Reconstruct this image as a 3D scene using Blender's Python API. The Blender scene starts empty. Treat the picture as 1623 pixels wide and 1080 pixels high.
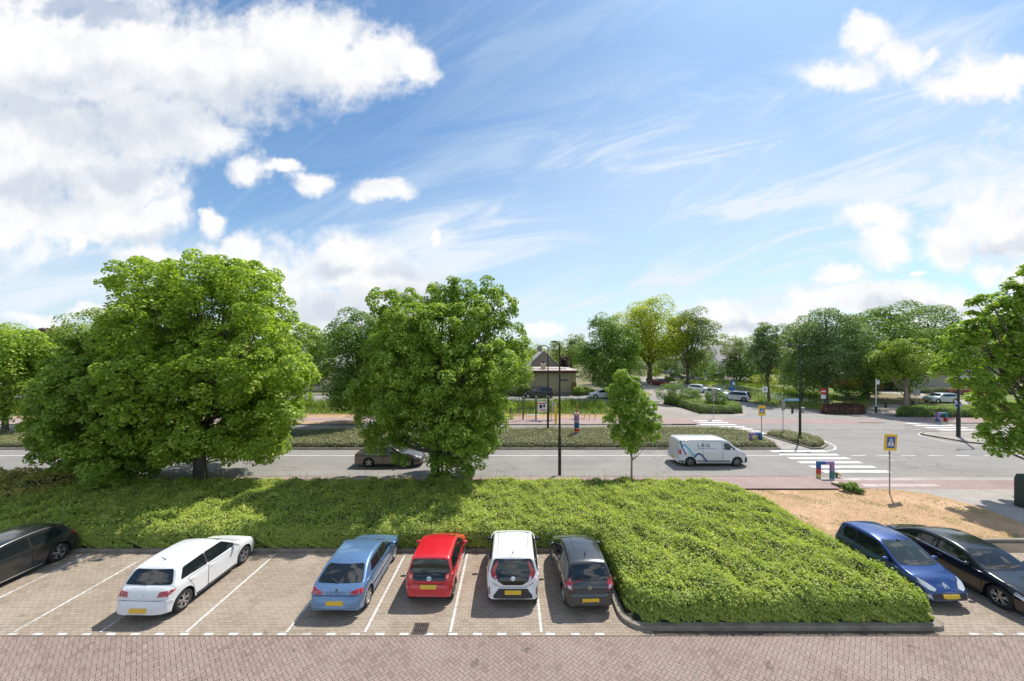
import bpy, bmesh, math, random
import numpy as np
from mathutils import Vector, Matrix
from mathutils.bvhtree import BVHTree

# ------------------------------------------------------------------ camera, sky, sun
S = bpy.context.scene
C = S.collection
CAM_H, FPX, CX, HY = 8.3, 586.0, 811.5, 552.0
cam = bpy.data.objects.new('camera', bpy.data.cameras.new('camera'))
C.objects.link(cam)
cam.location = (0, 0, CAM_H)
cam.rotation_euler = (math.radians(90), 0, 0)
cam.data.sensor_width = 36.0
cam.data.lens = 36.0 * FPX / 1623.0
cam.data.shift_y = 12.0 / 1623.0
cam.data.clip_start = 0.1
cam.data.clip_end = 5000
S.camera = cam
S.view_settings.view_transform = 'Standard'
S.view_settings.look = 'None'
S.view_settings.gamma = 1
S.view_settings.exposure = 0.48
S.render.engine = 'CYCLES'
S.cycles.max_bounces = 6
S.cycles.transparent_max_bounces = 4
S.cycles.caustics_reflective = False
S.cycles.caustics_refractive = False

SUN_DX, SUN_DY = -0.4425, -0.5087          # horizontal shadow offset per metre of height
SUN_ELEV = math.atan(1 / math.hypot(SUN_DX, SUN_DY))
SUN_AZ = math.atan2(-SUN_DX, -SUN_DY)      # from +Y towards +X
sun = bpy.data.objects.new('sun', bpy.data.lights.new('sun', 'SUN'))
C.objects.link(sun)
sun.rotation_euler = Vector((SUN_DX, SUN_DY, -1)).to_track_quat('-Z', 'Y').to_euler()
sun.data.energy = 4.3
sun.data.angle = math.radians(0.53)
sun.data.color = (1.0, 0.95, 0.87)


class NT:
    """tiny helper for node trees"""
    def __init__(s, tree):
        s.t = tree
        s.n = tree.nodes
        s.l = tree.links

    def node(s, kind, **kw):
        n = s.n.new(kind)
        for k, v in kw.items():
            setattr(n, k, v)
        return n

    def put(s, sock, v):
        if hasattr(v, 'is_output') or isinstance(v, bpy.types.NodeSocket):
            s.l.new(v, sock)
        else:
            sock.default_value = v

    def math(s, op, a, b=0.0, c=0.0, clamp=False):
        n = s.n.new('ShaderNodeMath')
        n.operation = op
        n.use_clamp = clamp
        for i, v in enumerate((a, b, c)):
            s.put(n.inputs[i], v)
        return n.outputs[0]

    def vec(s, op, a, b=(0, 0, 0), scale=None):
        n = s.n.new('ShaderNodeVectorMath')
        n.operation = op
        s.put(n.inputs[0], a)
        s.put(n.inputs[1], b)
        if scale is not None:
            s.put(n.inputs['Scale'], scale)
        return n.outputs['Value'] if op in ('LENGTH', 'DOT_PRODUCT') else n.outputs[0]

    def comb(s, x, y, z=0.0):
        n = s.n.new('ShaderNodeCombineXYZ')
        for i, v in enumerate((x, y, z)):
            s.put(n.inputs[i], v)
        return n.outputs[0]

    def noise(s, vec, scale, detail=4, rough=0.5, dist=0.0, col=False, two=False):
        n = s.n.new('ShaderNodeTexNoise')
        if two: n.noise_dimensions = '2D'
        s.put(n.inputs['Vector'], vec)
        s.put(n.inputs['Scale'], scale)
        n.inputs['Detail'].default_value = detail
        n.inputs['Roughness'].default_value = rough
        n.inputs['Distortion'].default_value = dist
        return n.outputs['Color' if col else 'Fac']

    def ramp(s, v, a, b, lo=0.0, hi=1.0, kind='SMOOTHSTEP'):
        n = s.n.new('ShaderNodeMapRange')
        n.interpolation_type = kind
        s.put(n.inputs[0], v)
        for i, x in zip((1, 2, 3, 4), (a, b, lo, hi)):
            s.put(n.inputs[i], x)
        return n.outputs[0]

    def mix(s, f, a, b, mode='MIX'):
        n = s.n.new('ShaderNodeMix')
        n.data_type = 'RGBA'
        n.blend_type = mode
        s.put(n.inputs[0], f)
        for i, v in ((6, a), (7, b)):
            if isinstance(v, tuple) and len(v) == 3:
                v = (*v, 1)
            s.put(n.inputs[i], v)
        return n.outputs[2]


def build_sky():
    w = bpy.data.worlds.new('World')
    S.world = w
    w.use_nodes = True
    g = NT(w.node_tree)
    g.n.clear()
    out = g.node('ShaderNodeOutputWorld')
    bg = g.node('ShaderNodeBackground')
    bg.inputs['Strength'].default_value = 0.115
    g.l.new(bg.outputs[0], out.inputs[0])
    sky = g.node('ShaderNodeTexSky', sky_type='NISHITA')
    sky.sun_disc = False
    sky.sun_elevation = SUN_ELEV
    sky.sun_rotation = SUN_AZ
    sky.altitude = 0
    sky.air_density = 1.0
    sky.dust_density = 0.6
    sky.ozone_density = 1.6
    d = g.node('ShaderNodeTexCoord').outputs['Generated']
    sp = g.node('ShaderNodeSeparateXYZ')
    g.l.new(d, sp.inputs[0])
    x, y, z = sp.outputs
    yy = g.math('MAXIMUM', y, 0.05)
    u = g.math('DIVIDE', x, yy)
    v = g.math('DIVIDE', z, yy)
    p0 = g.comb(u, v, 0)
    # domain warp at two scales gives the ragged cumulus edge
    wc = g.noise(p0, 3.2, 5, 0.62, col=True, two=True)
    wv = g.vec('SUBTRACT', wc, (0.5, 0.5, 0.5))
    p = g.vec('ADD', p0, g.vec('SCALE', wv, scale=0.16))
    flat = g.vec('MULTIPLY', p, (1, 1, 0))

    def field(blobs, q):
        cur = None
        for (cx, cy, rx, ry) in blobs:
            c = ((cx - CX) / FPX, (HY - cy) / FPX, 0)
            r = (FPX / rx, FPX / ry, 0)
            ln = g.vec('LENGTH', g.vec('MULTIPLY', g.vec('SUBTRACT', q, c), r))
            if cur is None:
                cur = ln
            else:
                n = g.node('ShaderNodeMath', operation='SMOOTH_MIN')
                g.l.new(cur, n.inputs[0]); g.l.new(ln, n.inputs[1]); n.inputs[2].default_value = 0.12
                cur = n.outputs[0]
        return g.math('SUBTRACT', 1.0, cur)

    cum = [(-80, 90, 330, 190), (160, 75, 210, 130), (330, 110, 190, 100), (470, 90, 160, 85), (570, 95, 110, 62), (655, 108, 42, 32),
           (250, 200, 160, 80), (60, 240, 230, 110), (180, 300, 115, 70), (330, 205, 75, 32), (-60, 330, 240, 90), (240, 345, 70, 48), (130, 350, 120, 45),
           (135, 385, 18, 26), (395, 266, 55, 34), (450, 268, 36, 14), (505, 297, 46, 26), (608, 311, 44, 22), (694, 386, 13, 15),
           (330, 350, 20, 26), (360, 405, 60, 36), (250, 405, 60, 26), (430, 440, 110, 62), (560, 425, 95, 52), (620, 470, 110, 62), (500, 500, 140, 50),
           (140, 492, 60, 16), (60, 500, 60, 14), (858, 530, 34, 16),
           (1365, 62, 44, 34), (1415, 90, 60, 32), (1330, 115, 78, 26), (1475, 80, 22, 14), (1545, 128, 100, 32), (1620, 110, 60, 30),
           (1385, 352, 68, 36), (1395, 392, 42, 38), (1565, 338, 100, 56), (1500, 380, 60, 46), (1620, 380, 90, 52), (1560, 425, 40, 20),
           (1290, 470, 50, 24), (1330, 440, 50, 16), (1390, 475, 110, 34), (1500, 485, 120, 38), (1620, 440, 70, 30), (1150, 500, 90, 32), (1200, 520, 130, 36), (1250, 500, 60, 26),
           (1445, 434, 16, 7)]
    n1 = g.noise(p0, 7.0, 6, 0.62, two=True)
    n1b = g.noise(p0, 26.0, 4, 0.6, two=True)
    f = field(cum, flat)
    f = g.math('MULTIPLY', f, 1.55)
    f = g.math('ADD', f, g.math('MULTIPLY', g.math('SUBTRACT', n1, 0.5), 1.25))
    f = g.math('ADD', f, g.math('MULTIPLY', g.math('SUBTRACT', n1b, 0.5), 0.75))
    dens = g.ramp(f, -0.20, 0.80)
    # a few thinner rents in the big bank
    thin = field([(180, 25, 90, 34), (120, 10, 60, 20), (420, 5, 40, 12)], flat)
    thin = g.ramp(g.math('ADD', thin, g.math('MULTIPLY', g.math('SUBTRACT', n1, 0.5), 2.0)), -0.1, 0.6)
    dens = g.math('MULTIPLY', dens, g.math('SUBTRACT', 1.0, g.math('MULTIPLY', thin, 0.55)))
    dark = field([(150, 205, 190, 72), (40, 180, 190, 50), (300, 165, 160, 55), (430, 150, 150, 50), (30, 305, 230, 42), (190, 285, 90, 36), (630, 440, 90, 20), (540, 432, 70, 16), (480, 490, 150, 34),
                  (640, 480, 90, 36), (1600, 395, 80, 26), (1450, 488, 140, 18), (1170, 515, 90, 16), (230, 375, 60, 16), (100, 130, 120, 40)], flat)
    n2 = g.noise(p, 5.5, 4, 0.58, two=True)
    n3 = g.noise(g.vec('ADD', p, (-0.018, -0.034, 0)), 5.5, 4, 0.58, two=True)
    relief = g.math('MULTIPLY', g.math('SUBTRACT', n2, n3), 1.6)
    gk = g.ramp(g.math('ADD', dark, g.math('MULTIPLY', g.math('SUBTRACT', n1, 0.5), 0.9)), -0.35, 1.05)
    gk = g.math('SUBTRACT', gk, relief, clamp=True)
    ccol = g.mix(gk, (6.3, 6.3, 6.35), (4.3, 4.65, 5.2))
    # cirrus veil over the middle and right
    ro = g.node('ShaderNodeVectorRotate', rotation_type='Z_AXIS')
    g.l.new(p0, ro.inputs['Vector'])
    ro.inputs['Angle'].default_value = math.radians(-14)
    ci = g.noise(g.vec('MULTIPLY', ro.outputs[0], (0.9, 4.2, 1)), 2.0, 6, 0.62, 0.6, two=True)
    ro2 = g.node('ShaderNodeVectorRotate', rotation_type='Z_AXIS')
    g.l.new(p0, ro2.inputs['Vector'])
    ro2.inputs['Angle'].default_value = math.radians(-30)
    ci2 = g.noise(g.vec('MULTIPLY', ro2.outputs[0], (0.8, 5.0, 1)), 1.7, 5, 0.6, 0.5, two=True)
    veil = field([(1150, 330, 420, 190), (880, 400, 360, 130), (1500, 230, 300, 200), (100, 440, 340, 90), (1000, 480, 500, 80)], g.vec('MULTIPLY', p0, (1, 1, 0)))
    veil = g.ramp(veil, -0.42, 0.75)
    cir = g.math('MULTIPLY', g.ramp(ci, 0.40, 0.74), g.math('ADD', g.math('MULTIPLY', veil, 0.85), 0.06))
    cir2 = g.math('MULTIPLY', g.ramp(ci2, 0.50, 0.80), g.math('ADD', g.math('MULTIPLY', veil, 0.18), 0.20))
    cir = g.math('ADD', g.math('ADD', cir, cir2), g.math('MULTIPLY', veil, 0.42), clamp=True)
    # low haze
    hz = g.math('POWER', g.math('SUBTRACT', 1.0, g.math('MAXIMUM', z, 0.0), clamp=True), 7.0)
    base = g.mix(1.0, sky.outputs[0], (0.68, 0.88, 0.97), 'MULTIPLY')
    base = g.mix(g.math('MULTIPLY', hz, 0.62), base, (4.4, 5.2, 6.0))
    base = g.mix(cir, base, (5.1, 5.65, 6.2))
    front = g.mix(dens, base, ccol)
    # the half of the sky behind the camera (seen in reflections only)
    nb = g.noise(d, 6.5, 4, 0.62)
    back = g.mix(g.ramp(nb, 0.50, 0.60), base, (9.0, 9.1, 9.2))
    col = g.mix(g.ramp(y, 0.06, 0.22), back, front)
    g.l.new(col, bg.inputs['Color'])
    w.cycles.sampling_method = 'MANUAL'
    w.cycles.sample_map_resolution = 512


build_sky()


def P(px, py, z=0.0):
    """ground point (or point at height z) that the photograph shows at this pixel"""
    Y = (CAM_H - z) * FPX / (py - HY)
    return Vector(((px - CX) * Y / FPX, Y, z))


def PY(px, Y, z=0.0):
    return Vector(((px - CX) * Y / FPX, Y, z))


def ZY(py, Y):
    return CAM_H - (py - HY) * Y / FPX
# ------------------------------------------------------------------ helpers
def tag(o, label=None, cat=None, group=None, kind=None):
    if label: o['label'] = label
    if cat: o['category'] = cat
    if group: o['group'] = group
    if kind: o['kind'] = kind
    return o


def thing(name, label, cat, loc=(0, 0, 0), rz=0.0, group=None):
    o = bpy.data.objects.new(name, None)
    o.empty_display_size = 0.2
    C.objects.link(o)
    o.location = loc
    o.rotation_euler = (0, 0, rz)
    return tag(o, label, cat, group)


def np_mesh(name, V, F, mats, parent=None, midx=None, smooth=False, attr=None, sharp=None):
    """V (n,3); F an (m,k) array or list of index lists"""
    me = bpy.data.meshes.new(name)
    V = np.asarray(V, dtype=np.float32)
    if isinstance(F, np.ndarray):
        m, k = F.shape
        me.vertices.add(len(V)); me.loops.add(m * k); me.polygons.add(m)
        me.vertices.foreach_set('co', V.ravel())
        me.loops.foreach_set('vertex_index', F.astype(np.int32).ravel())
        me.polygons.foreach_set('loop_start', np.arange(0, m * k, k, dtype=np.int32))
        me.update(calc_edges=True)
    else:
        me.from_pydata([tuple(map(float, v)) for v in V], [], F)
    if not isinstance(mats, (list, tuple)): mats = [mats]
    for m_ in mats: me.materials.append(m_)
    if midx is not None:
        me.polygons.foreach_set('material_index', np.asarray(midx, dtype=np.int32))
    if smooth:
        me.polygons.foreach_set('use_smooth', np.ones(len(me.polygons), dtype=bool))
    if attr is not None:
        a = me.attributes.new('rnd', 'FLOAT', 'FACE')
        a.data.foreach_set('value', np.asarray(attr, dtype=np.float32))
    me.update()
    if sharp is not None:
        me.set_sharp_from_angle(angle=math.radians(sharp))
    o = bpy.data.objects.new(name, me)
    C.objects.link(o)
    if parent is not None: o.parent = parent
    return o


class MB:
    """collects simple solids into one mesh"""
    def __init__(s):
        s.v, s.f, s.m = [], [], []

    def add(s, V, F, mi=0):
        b = len(s.v)
        s.v += [tuple(v) for v in V]
        s.f += [[b + i for i in f] for f in F]
        s.m += [mi] * len(F)
        return s

    def box(s, c, d, mi=0, rz=0.0, M=None):
        hx, hy, hz = d[0] / 2, d[1] / 2, d[2] / 2
        ca, sa = math.cos(rz), math.sin(rz)
        V = []
        for z in (-hz, hz):
            for x, y in ((-hx, -hy), (hx, -hy), (hx, hy), (-hx, hy)):
                q = Vector((c[0] + x * ca - y * sa, c[1] + x * sa + y * ca, c[2] + z))
                V.append(M @ q if M else q)
        return s.add(V, [(3, 2, 1, 0), (4, 5, 6, 7), (0, 1, 5, 4), (1, 2, 6, 5), (2, 3, 7, 6), (3, 0, 4, 7)], mi)

    def tube(s, pts, rad, n=8, mi=0, caps=True):
        pts = [Vector(p) for p in pts]
        if not isinstance(rad, (list, tuple)): rad = [rad] * len(pts)
        V, F = [], []
        ref = None
        for i, p in enumerate(pts):
            a = pts[max(i - 1, 0)]; b = pts[min(i + 1, len(pts) - 1)]
            t = (b - a).normalized()
            if ref is None:
                ref = t.orthogonal().normalized()
            ref = (ref - t * ref.dot(t)).normalized()
            w = t.cross(ref)
            for k in range(n):
                an = 2 * math.pi * k / n
                V.append(p + (ref * math.cos(an) + w * math.sin(an)) * rad[i])
        for i in range(len(pts) - 1):
            for k in range(n):
                k2 = (k + 1) % n
                F.append((i * n + k, i * n + k2, (i + 1) * n + k2, (i + 1) * n + k))
        if caps:
            F.append(tuple(reversed(range(n))))
            F.append(tuple((len(pts) - 1) * n + k for k in range(n)))
        return s.add(V, F, mi)

    def lathe(s, prof, c=(0, 0, 0), n=24, axis='z', mi=0, a0=0.0):
        """prof list of (r, h)"""
        V, F = [], []
        for (r, h) in prof:
            for k in range(n):
                an = 2 * math.pi * k / n + a0
                x, y = r * math.cos(an), r * math.sin(an)
                if axis == 'z': q = (c[0] + x, c[1] + y, c[2] + h)
                elif axis == 'y': q = (c[0] + x, c[1] + h, c[2] + y)
                else: q = (c[0] + h, c[1] + x, c[2] + y)
                V.append(q)
        for i in range(len(prof) - 1):
            for k in range(n):
                k2 = (k + 1) % n
                F.append((i * n + k, i * n + k2, (i + 1) * n + k2, (i + 1) * n + k))
        return s.add(V, F, mi)

    def prism(s, poly, z0, z1, mi=0, M=None):
        n = len(poly)
        V = [Vector((p[0], p[1], z0)) for p in poly] + [Vector((p[0], p[1], z1)) for p in poly]
        if M: V = [M @ v for v in V]
        F = [tuple(range(n, 2 * n)), tuple(reversed(range(n)))]
        for i in range(n):
            j = (i + 1) % n
            F.append((i, j, n + j, n + i))
        return s.add(V, F, mi)

    def build(s, name, mats, parent=None, smooth=False, sharp=None):
        return np_mesh(name, np.array(s.v), s.f, mats, parent, s.m, smooth or sharp is not None, sharp=sharp)


def bevel(o, w=0.01, seg=2):
    b = o.modifiers.new('bevel', 'BEVEL'); b.width = w; b.segments = seg; b.limit_method = 'ANGLE'
    return o


# ------------------------------------------------------------------ materials
MATS = {}


def mat(name, col, rough=0.6, metal=0.0, coat=0.0, var=0.0, vscale=3.0, bump=0.0, bscale=20.0, spec=0.5, emis=None, dirt=0.0):
    if name in MATS: return MATS[name]
    m = bpy.data.materials.new(name)
    m.use_nodes = True
    g = NT(m.node_tree)
    b = g.n['Principled BSDF']
    b.inputs['Base Color'].default_value = (*col, 1)
    b.inputs['Roughness'].default_value = rough
    b.inputs['Metallic'].default_value = metal
    b.inputs['Specular IOR Level'].default_value = spec
    b.inputs['Coat Weight'].default_value = coat
    b.inputs['Coat Roughness'].default_value = 0.04
    oc = g.node('ShaderNodeTexCoord').outputs['Object']
    if var > 0:
        n = g.noise(oc, vscale, 5, 0.6)
        k = g.ramp(n, 0.3, 0.7, 1 - var, 1 + var, 'LINEAR')
        c = g.vec('SCALE', tuple(col), scale=k)
        if dirt > 0:
            n2 = g.ramp(g.noise(oc, vscale * 0.37, 6, 0.65), 0.5, 0.72)
            c = g.mix(g.math('MULTIPLY', n2, dirt), c, (0.09, 0.08, 0.07))
        g.l.new(c, b.inputs['Base Color'])
    if bump > 0:
        bn = g.node('ShaderNodeBump')
        bn.inputs['Strength'].default_value = bump
        bn.inputs['Distance'].default_value = 0.02
        g.l.new(g.noise(oc, bscale, 4, 0.6), bn.inputs['Height'])
        g.l.new(bn.outputs[0], b.inputs['Normal'])
    MATS[name] = m
    return m


def leaf_mat(name, c1, c2, c3=None, trans=0.4, rough=0.5, clump=0.9):
    """c1 dark, c2 light leaf colour; colour differs leaf by leaf and clump by clump"""
    m = bpy.data.materials.new(name)
    m.use_nodes = True
    g = NT(m.node_tree)
    g.n.clear()
    out = g.node('ShaderNodeOutputMaterial')
    at = g.node('ShaderNodeAttribute', attribute_name='rnd').outputs['Fac']
    oc = g.node('ShaderNodeTexCoord').outputs['Object']
    n = g.ramp(g.noise(oc, clump, 3, 0.6), 0.32, 0.68)
    k = g.math('ADD', g.math('MULTIPLY', at, 0.62), g.math('MULTIPLY', n, 0.38))
    c = g.mix(k, c1, c2)
    if c3: c = g.mix(g.ramp(at, 0.86, 0.97), c, c3)
    df = g.node('ShaderNodeBsdfPrincipled')
    g.l.new(c, df.inputs['Base Color'])
    df.inputs['Roughness'].default_value = rough
    df.inputs['Specular IOR Level'].default_value = 0.32
    tr = g.node('ShaderNodeBsdfTranslucent')
    g.l.new(g.mix(1.0, c, (1.35, 1.35, 0.55), 'MULTIPLY'), tr.inputs[0])
    mx = g.node('ShaderNodeMixShader')
    mx.inputs[0].default_value = trans
    g.l.new(df.outputs[0], mx.inputs[1]); g.l.new(tr.outputs[0], mx.inputs[2])
    g.l.new(mx.outputs[0], out.inputs[0])
    MATS[name] = m
    return m


def leaf_quads(Pt, N, size, rng, spread=0.8, aspect=0.62, var=0.35):
    """Pt, N (n,3) -> kite shaped leaves facing roughly N"""
    n = len(Pt)
    N = N + rng.normal(0, spread, (n, 3))
    N /= np.linalg.norm(N, axis=1, keepdims=True) + 1e-9
    R = rng.normal(0, 1, (n, 3))
    T = R - N * np.sum(R * N, axis=1, keepdims=True)
    T /= np.linalg.norm(T, axis=1, keepdims=True) + 1e-9
    B = np.cross(N, T)
    s = (size * (1 + var * rng.uniform(-1, 1, n)))[:, None]
    a = Pt - T * s * 0.5
    c = Pt + T * s * 0.5
    m = Pt - T * s * 0.08
    l = m + B * s * aspect * 0.5 + N * s * 0.12
    r = m - B * s * aspect * 0.5 + N * s * 0.12
    V = np.stack([a, l, c, r], axis=1).reshape(-1, 3)
    F = np.arange(4 * n).reshape(n, 4)
    return V, F, rng.uniform(0, 1, n)


def sph(rng, n):
    v = rng.normal(0, 1, (n, 3))
    return v / np.linalg.norm(v, axis=1, keepdims=True)
# ------------------------------------------------------------------ ground, paving, roads
def ground_mat(name, cols, scale, rough=0.95, bump=0.3, bscale=60, stain=None, cracks=False):
    """cols: list of colours mixed by noise of different scales"""
    m = bpy.data.materials.new(name)
    m.use_nodes = True
    g = NT(m.node_tree)
    b = g.n['Principled BSDF']
    b.inputs['Roughness'].default_value = rough
    b.inputs['Specular IOR Level'].default_value = 0.25
    oc = g.node('ShaderNodeNewGeometry').outputs['Position']
    c = g.mix(g.ramp(g.noise(oc, scale, 6, 0.65), 0.35, 0.65), cols[0], cols[1])
    if len(cols) > 2:
        c = g.mix(g.ramp(g.noise(g.vec('ADD', oc, (31, 7, 3)), scale * 0.4, 5, 0.6), 0.45, 0.7), c, cols[2])
    if len(cols) > 3:
        c = g.mix(g.ramp(g.noise(g.vec('ADD', oc, (3, 71, 3)), scale * 3.1, 4, 0.6), 0.55, 0.75), c, cols[3])
    if stain:
        c = g.mix(g.math('MULTIPLY', g.ramp(g.noise(g.vec('MULTIPLY', oc, (0.25, 1.4, 1)), 0.7, 6, 0.7), 0.5, 0.75), stain[1]), c, stain[0])
    if cracks:
        wob = g.vec('ADD', g.vec('MULTIPLY', oc, (0.16, 0.42, 1)), g.vec('SCALE', g.noise(oc, 1.3, 4, 0.6, col=True), scale=0.35))
        vo = g.node('ShaderNodeTexVoronoi', feature='DISTANCE_TO_EDGE')
        g.l.new(wob, vo.inputs['Vector']); vo.inputs['Scale'].default_value = 1.0
        cr = g.ramp(vo.outputs['Distance'], 0.004, 0.013, 1.0, 0.0)
        cr = g.math('MULTIPLY', cr, g.ramp(g.noise(oc, 0.25, 2, 0.5), 0.50, 0.62))
        c = g.mix(g.math('MULTIPLY', cr, 0.55), c, (0.07, 0.065, 0.06))
        sy = g.node('ShaderNodeSeparateXYZ'); g.l.new(oc, sy.inputs[0])
        tr = g.math('SINE', g.math('MULTIPLY', sy.outputs[1], 3.55))
        tr = g.math('MULTIPLY', g.ramp(tr, 0.2, 1.0), g.ramp(g.noise(g.vec('MULTIPLY', oc, (0.08, 0.8, 1)), 1.0, 3, 0.5), 0.35, 0.65, 0.03, 0.13))
        c = g.mix(tr, c, (0.13, 0.12, 0.112))
    g.l.new(c, b.inputs['Base Color'])
    bn = g.node('ShaderNodeBump')
    bn.inputs['Strength'].default_value = bump
    bn.inputs['Distance'].default_value = 0.02
    g.l.new(g.noise(oc, bscale, 3, 0.6), bn.inputs['Height'])
    g.l.new(bn.outputs[0], b.inputs['Normal'])
    MATS[name] = m
    return m


def brick_mat(name, cols, patch, rough=0.9):
    """per-brick colour from the face attribute, with patches of dust and wear"""
    m = bpy.data.materials.new(name)
    m.use_nodes = True
    g = NT(m.node_tree)
    b = g.n['Principled BSDF']
    b.inputs['Roughness'].default_value = rough
    b.inputs['Specular IOR Level'].default_value = 0.25
    at = g.node('ShaderNodeAttribute', attribute_name='rnd').outputs['Fac']
    oc = g.node('ShaderNodeNewGeometry').outputs['Position']
    r = g.node('ShaderNodeValToRGB')
    g.l.new(at, r.inputs[0])
    el = r.color_ramp.elements
    for i, c in enumerate(cols):
        e = el[i] if i < 2 else el.new(0.5)
        e.position = i / (len(cols) - 1)
        e.color = (*c, 1)
    n = g.ramp(g.noise(oc, 0.55, 5, 0.65), 0.42, 0.70)
    c = g.mix(g.math('MULTIPLY', n, 0.6), r.outputs[0], patch)
    n2 = g.ramp(g.noise(oc, 30, 4, 0.6), 0.2, 0.8, 0.82, 1.14, 'LINEAR')
    c = g.vec('SCALE', c, scale=n2)
    n3 = g.ramp(g.noise(g.vec('ADD', oc, (9, 3, 0)), 0.9, 6, 0.7), 0.56, 0.72, 1.0, 0.80)
    c = g.vec('SCALE', c, scale=n3)
    n4 = g.ramp(g.noise(g.vec('ADD', oc, (40, 13, 0)), 1.7, 3, 0.5), 0.66, 0.74, 1.0, 0.62)
    c = g.vec('SCALE', c, scale=n4)
    g.l.new(c, b.inputs['Base Color'])
    MATS[name] = m
    return m


def struct(o): return tag(o, kind='structure')


def sheet(name, poly, z, m, parent=None):
    o = np_mesh(name, [(p[0], p[1], z) for p in poly], [list(range(len(poly)))], m, parent)
    return struct(o) if parent is None else o


def rect(x0, x1, y0, y1): return [(x0, y0), (x1, y0), (x1, y1), (x0, y1)]


def arc(cx, cy, r, a0, a1, n=8):
    return [(cx + r * math.cos(math.radians(a0 + (a1 - a0) * i / n)), cy + r * math.sin(math.radians(a0 + (a1 - a0) * i / n))) for i in range(n + 1)]


RNG = np.random.default_rng(7)
EARTH = ground_mat('earth', [(0.20, 0.17, 0.10), (0.11, 0.14, 0.045), (0.24, 0.20, 0.13)], 0.35)
DRY = ground_mat('dry_grass', [(0.46, 0.29, 0.17), (0.38, 0.26, 0.15), (0.54, 0.355, 0.235), (0.25, 0.235, 0.10)], 1.3, bump=0.8, bscale=25)
ASPH = ground_mat('asphalt', [(0.235, 0.222, 0.208), (0.27, 0.252, 0.235), (0.215, 0.202, 0.19), (0.255, 0.238, 0.22)], 0.5, 0.9, 0.25, 90, ((0.32, 0.285, 0.25), 0.6), True)
ASPH2 = ground_mat('asphalt_side', [(0.245, 0.238, 0.226), (0.275, 0.265, 0.25), (0.225, 0.215, 0.205)], 0.4, 0.9, 0.25, 90, None, True)
REDW = ground_mat('red_concrete', [(0.31, 0.225, 0.21), (0.34, 0.25, 0.235), (0.28, 0.205, 0.19), (0.36, 0.30, 0.28)], 0.9)
SLAB = ground_mat('pavement_grey', [(0.32, 0.29, 0.265), (0.37, 0.34, 0.31), (0.28, 0.255, 0.235), (0.38, 0.33, 0.28)], 0.8)
KERB = ground_mat('kerb_concrete', [(0.23, 0.20, 0.16), (0.29, 0.26, 0.21), (0.16, 0.145, 0.11)], 2.5)
SAND = ground_mat('sand_joint', [(0.075, 0.06, 0.048), (0.12, 0.10, 0.08)], 2.0)
WHITEP = ground_mat('road_paint', [(0.62, 0.61, 0.59), (0.72, 0.71, 0.69), (0.50, 0.49, 0.47), (0.66, 0.65, 0.63)], 3.0)
BAYP = ground_mat('bay_paint', [(0.56, 0.545, 0.52), (0.64, 0.625, 0.60), (0.40, 0.37, 0.33), (0.58, 0.56, 0.53)], 2.2)
FADED = ground_mat('faded_paint', [(0.46, 0.42, 0.40), (0.40, 0.33, 0.31), (0.50, 0.47, 0.45)], 2.0)
GRASS_G = ground_mat('lawn', [(0.10, 0.15, 0.035), (0.17, 0.20, 0.05), (0.24, 0.21, 0.10)], 0.5, bump=0.8)
WATER = mat('pond_water', (0.05, 0.065, 0.05), 0.06, spec=0.6, bump=0.15, bscale=3)

# one sheet to the horizon
sheet('ground', rect(-1800, 1800, -60, 2400), -0.03, EARTH)

# --- near street in herringbone clinkers and parking bays in grey-brown clinkers
YF = 10.67            # front line of the bays
YK = 14.97            # kerb behind the bays
BX0, BX1 = 3.32, 12.95    # big shrub bed that cuts into the bays
BR_H = brick_mat('clinker_red', [(0.225, 0.163, 0.14), (0.27, 0.20, 0.172), (0.30, 0.222, 0.19), (0.35, 0.268, 0.23), (0.265, 0.205, 0.178)], (0.34, 0.27, 0.236))
BR_P = brick_mat('clinker_grey', [(0.27, 0.217, 0.167), (0.315, 0.255, 0.196), (0.345, 0.282, 0.219), (0.40, 0.333, 0.264), (0.295, 0.238, 0.182)], (0.42, 0.352, 0.284))


def clip(o, x0, x1, y0, y1):
    bm = bmesh.new(); bm.from_mesh(o.data)
    for co, no in (((x0, 0, 0), (-1, 0, 0)), ((x1, 0, 0), (1, 0, 0)), ((0, y0, 0), (0, -1, 0)), ((0, y1, 0), (0, 1, 0))):
        bmesh.ops.bisect_plane(bm, geom=bm.verts[:] + bm.edges[:] + bm.faces[:], plane_co=co, plane_no=no, clear_outer=True)
    bm.to_mesh(o.data); bm.free()
    return o


def bricks(name, cx, cy, hx, hy, rot, z, m, tilt=0.004, g=0.0055):
    """flat-topped bricks: centres, half sizes, rotation"""
    n = len(cx)
    V = np.zeros((n, 4, 3))
    for k, (sx, sy) in enumerate(((-1, -1), (1, -1), (1, 1), (-1, 1))):
        V[:, k, 0] = (hx - g) * sx; V[:, k, 1] = (hy - g) * sy
    tx, ty = RNG.normal(0, tilt, n), RNG.normal(0, tilt, n)
    V[:, :, 2] = V[:, :, 0] * tx[:, None] * 2 + V[:, :, 1] * ty[:, None] * 2 + z + RNG.uniform(0, 0.002, n)[:, None]
    c, s = math.cos(rot), math.sin(rot)
    X = V[:, :, 0] + cx[:, None]; Y = V[:, :, 1] + cy[:, None]
    V[:, :, 0] = X * c - Y * s; V[:, :, 1] = X * s + Y * c
    V = V.reshape(-1, 3)
    return np_mesh(name, V, np.arange(4 * n).reshape(n, 4), m, None, attr=RNG.uniform(0, 1, n))


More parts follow.
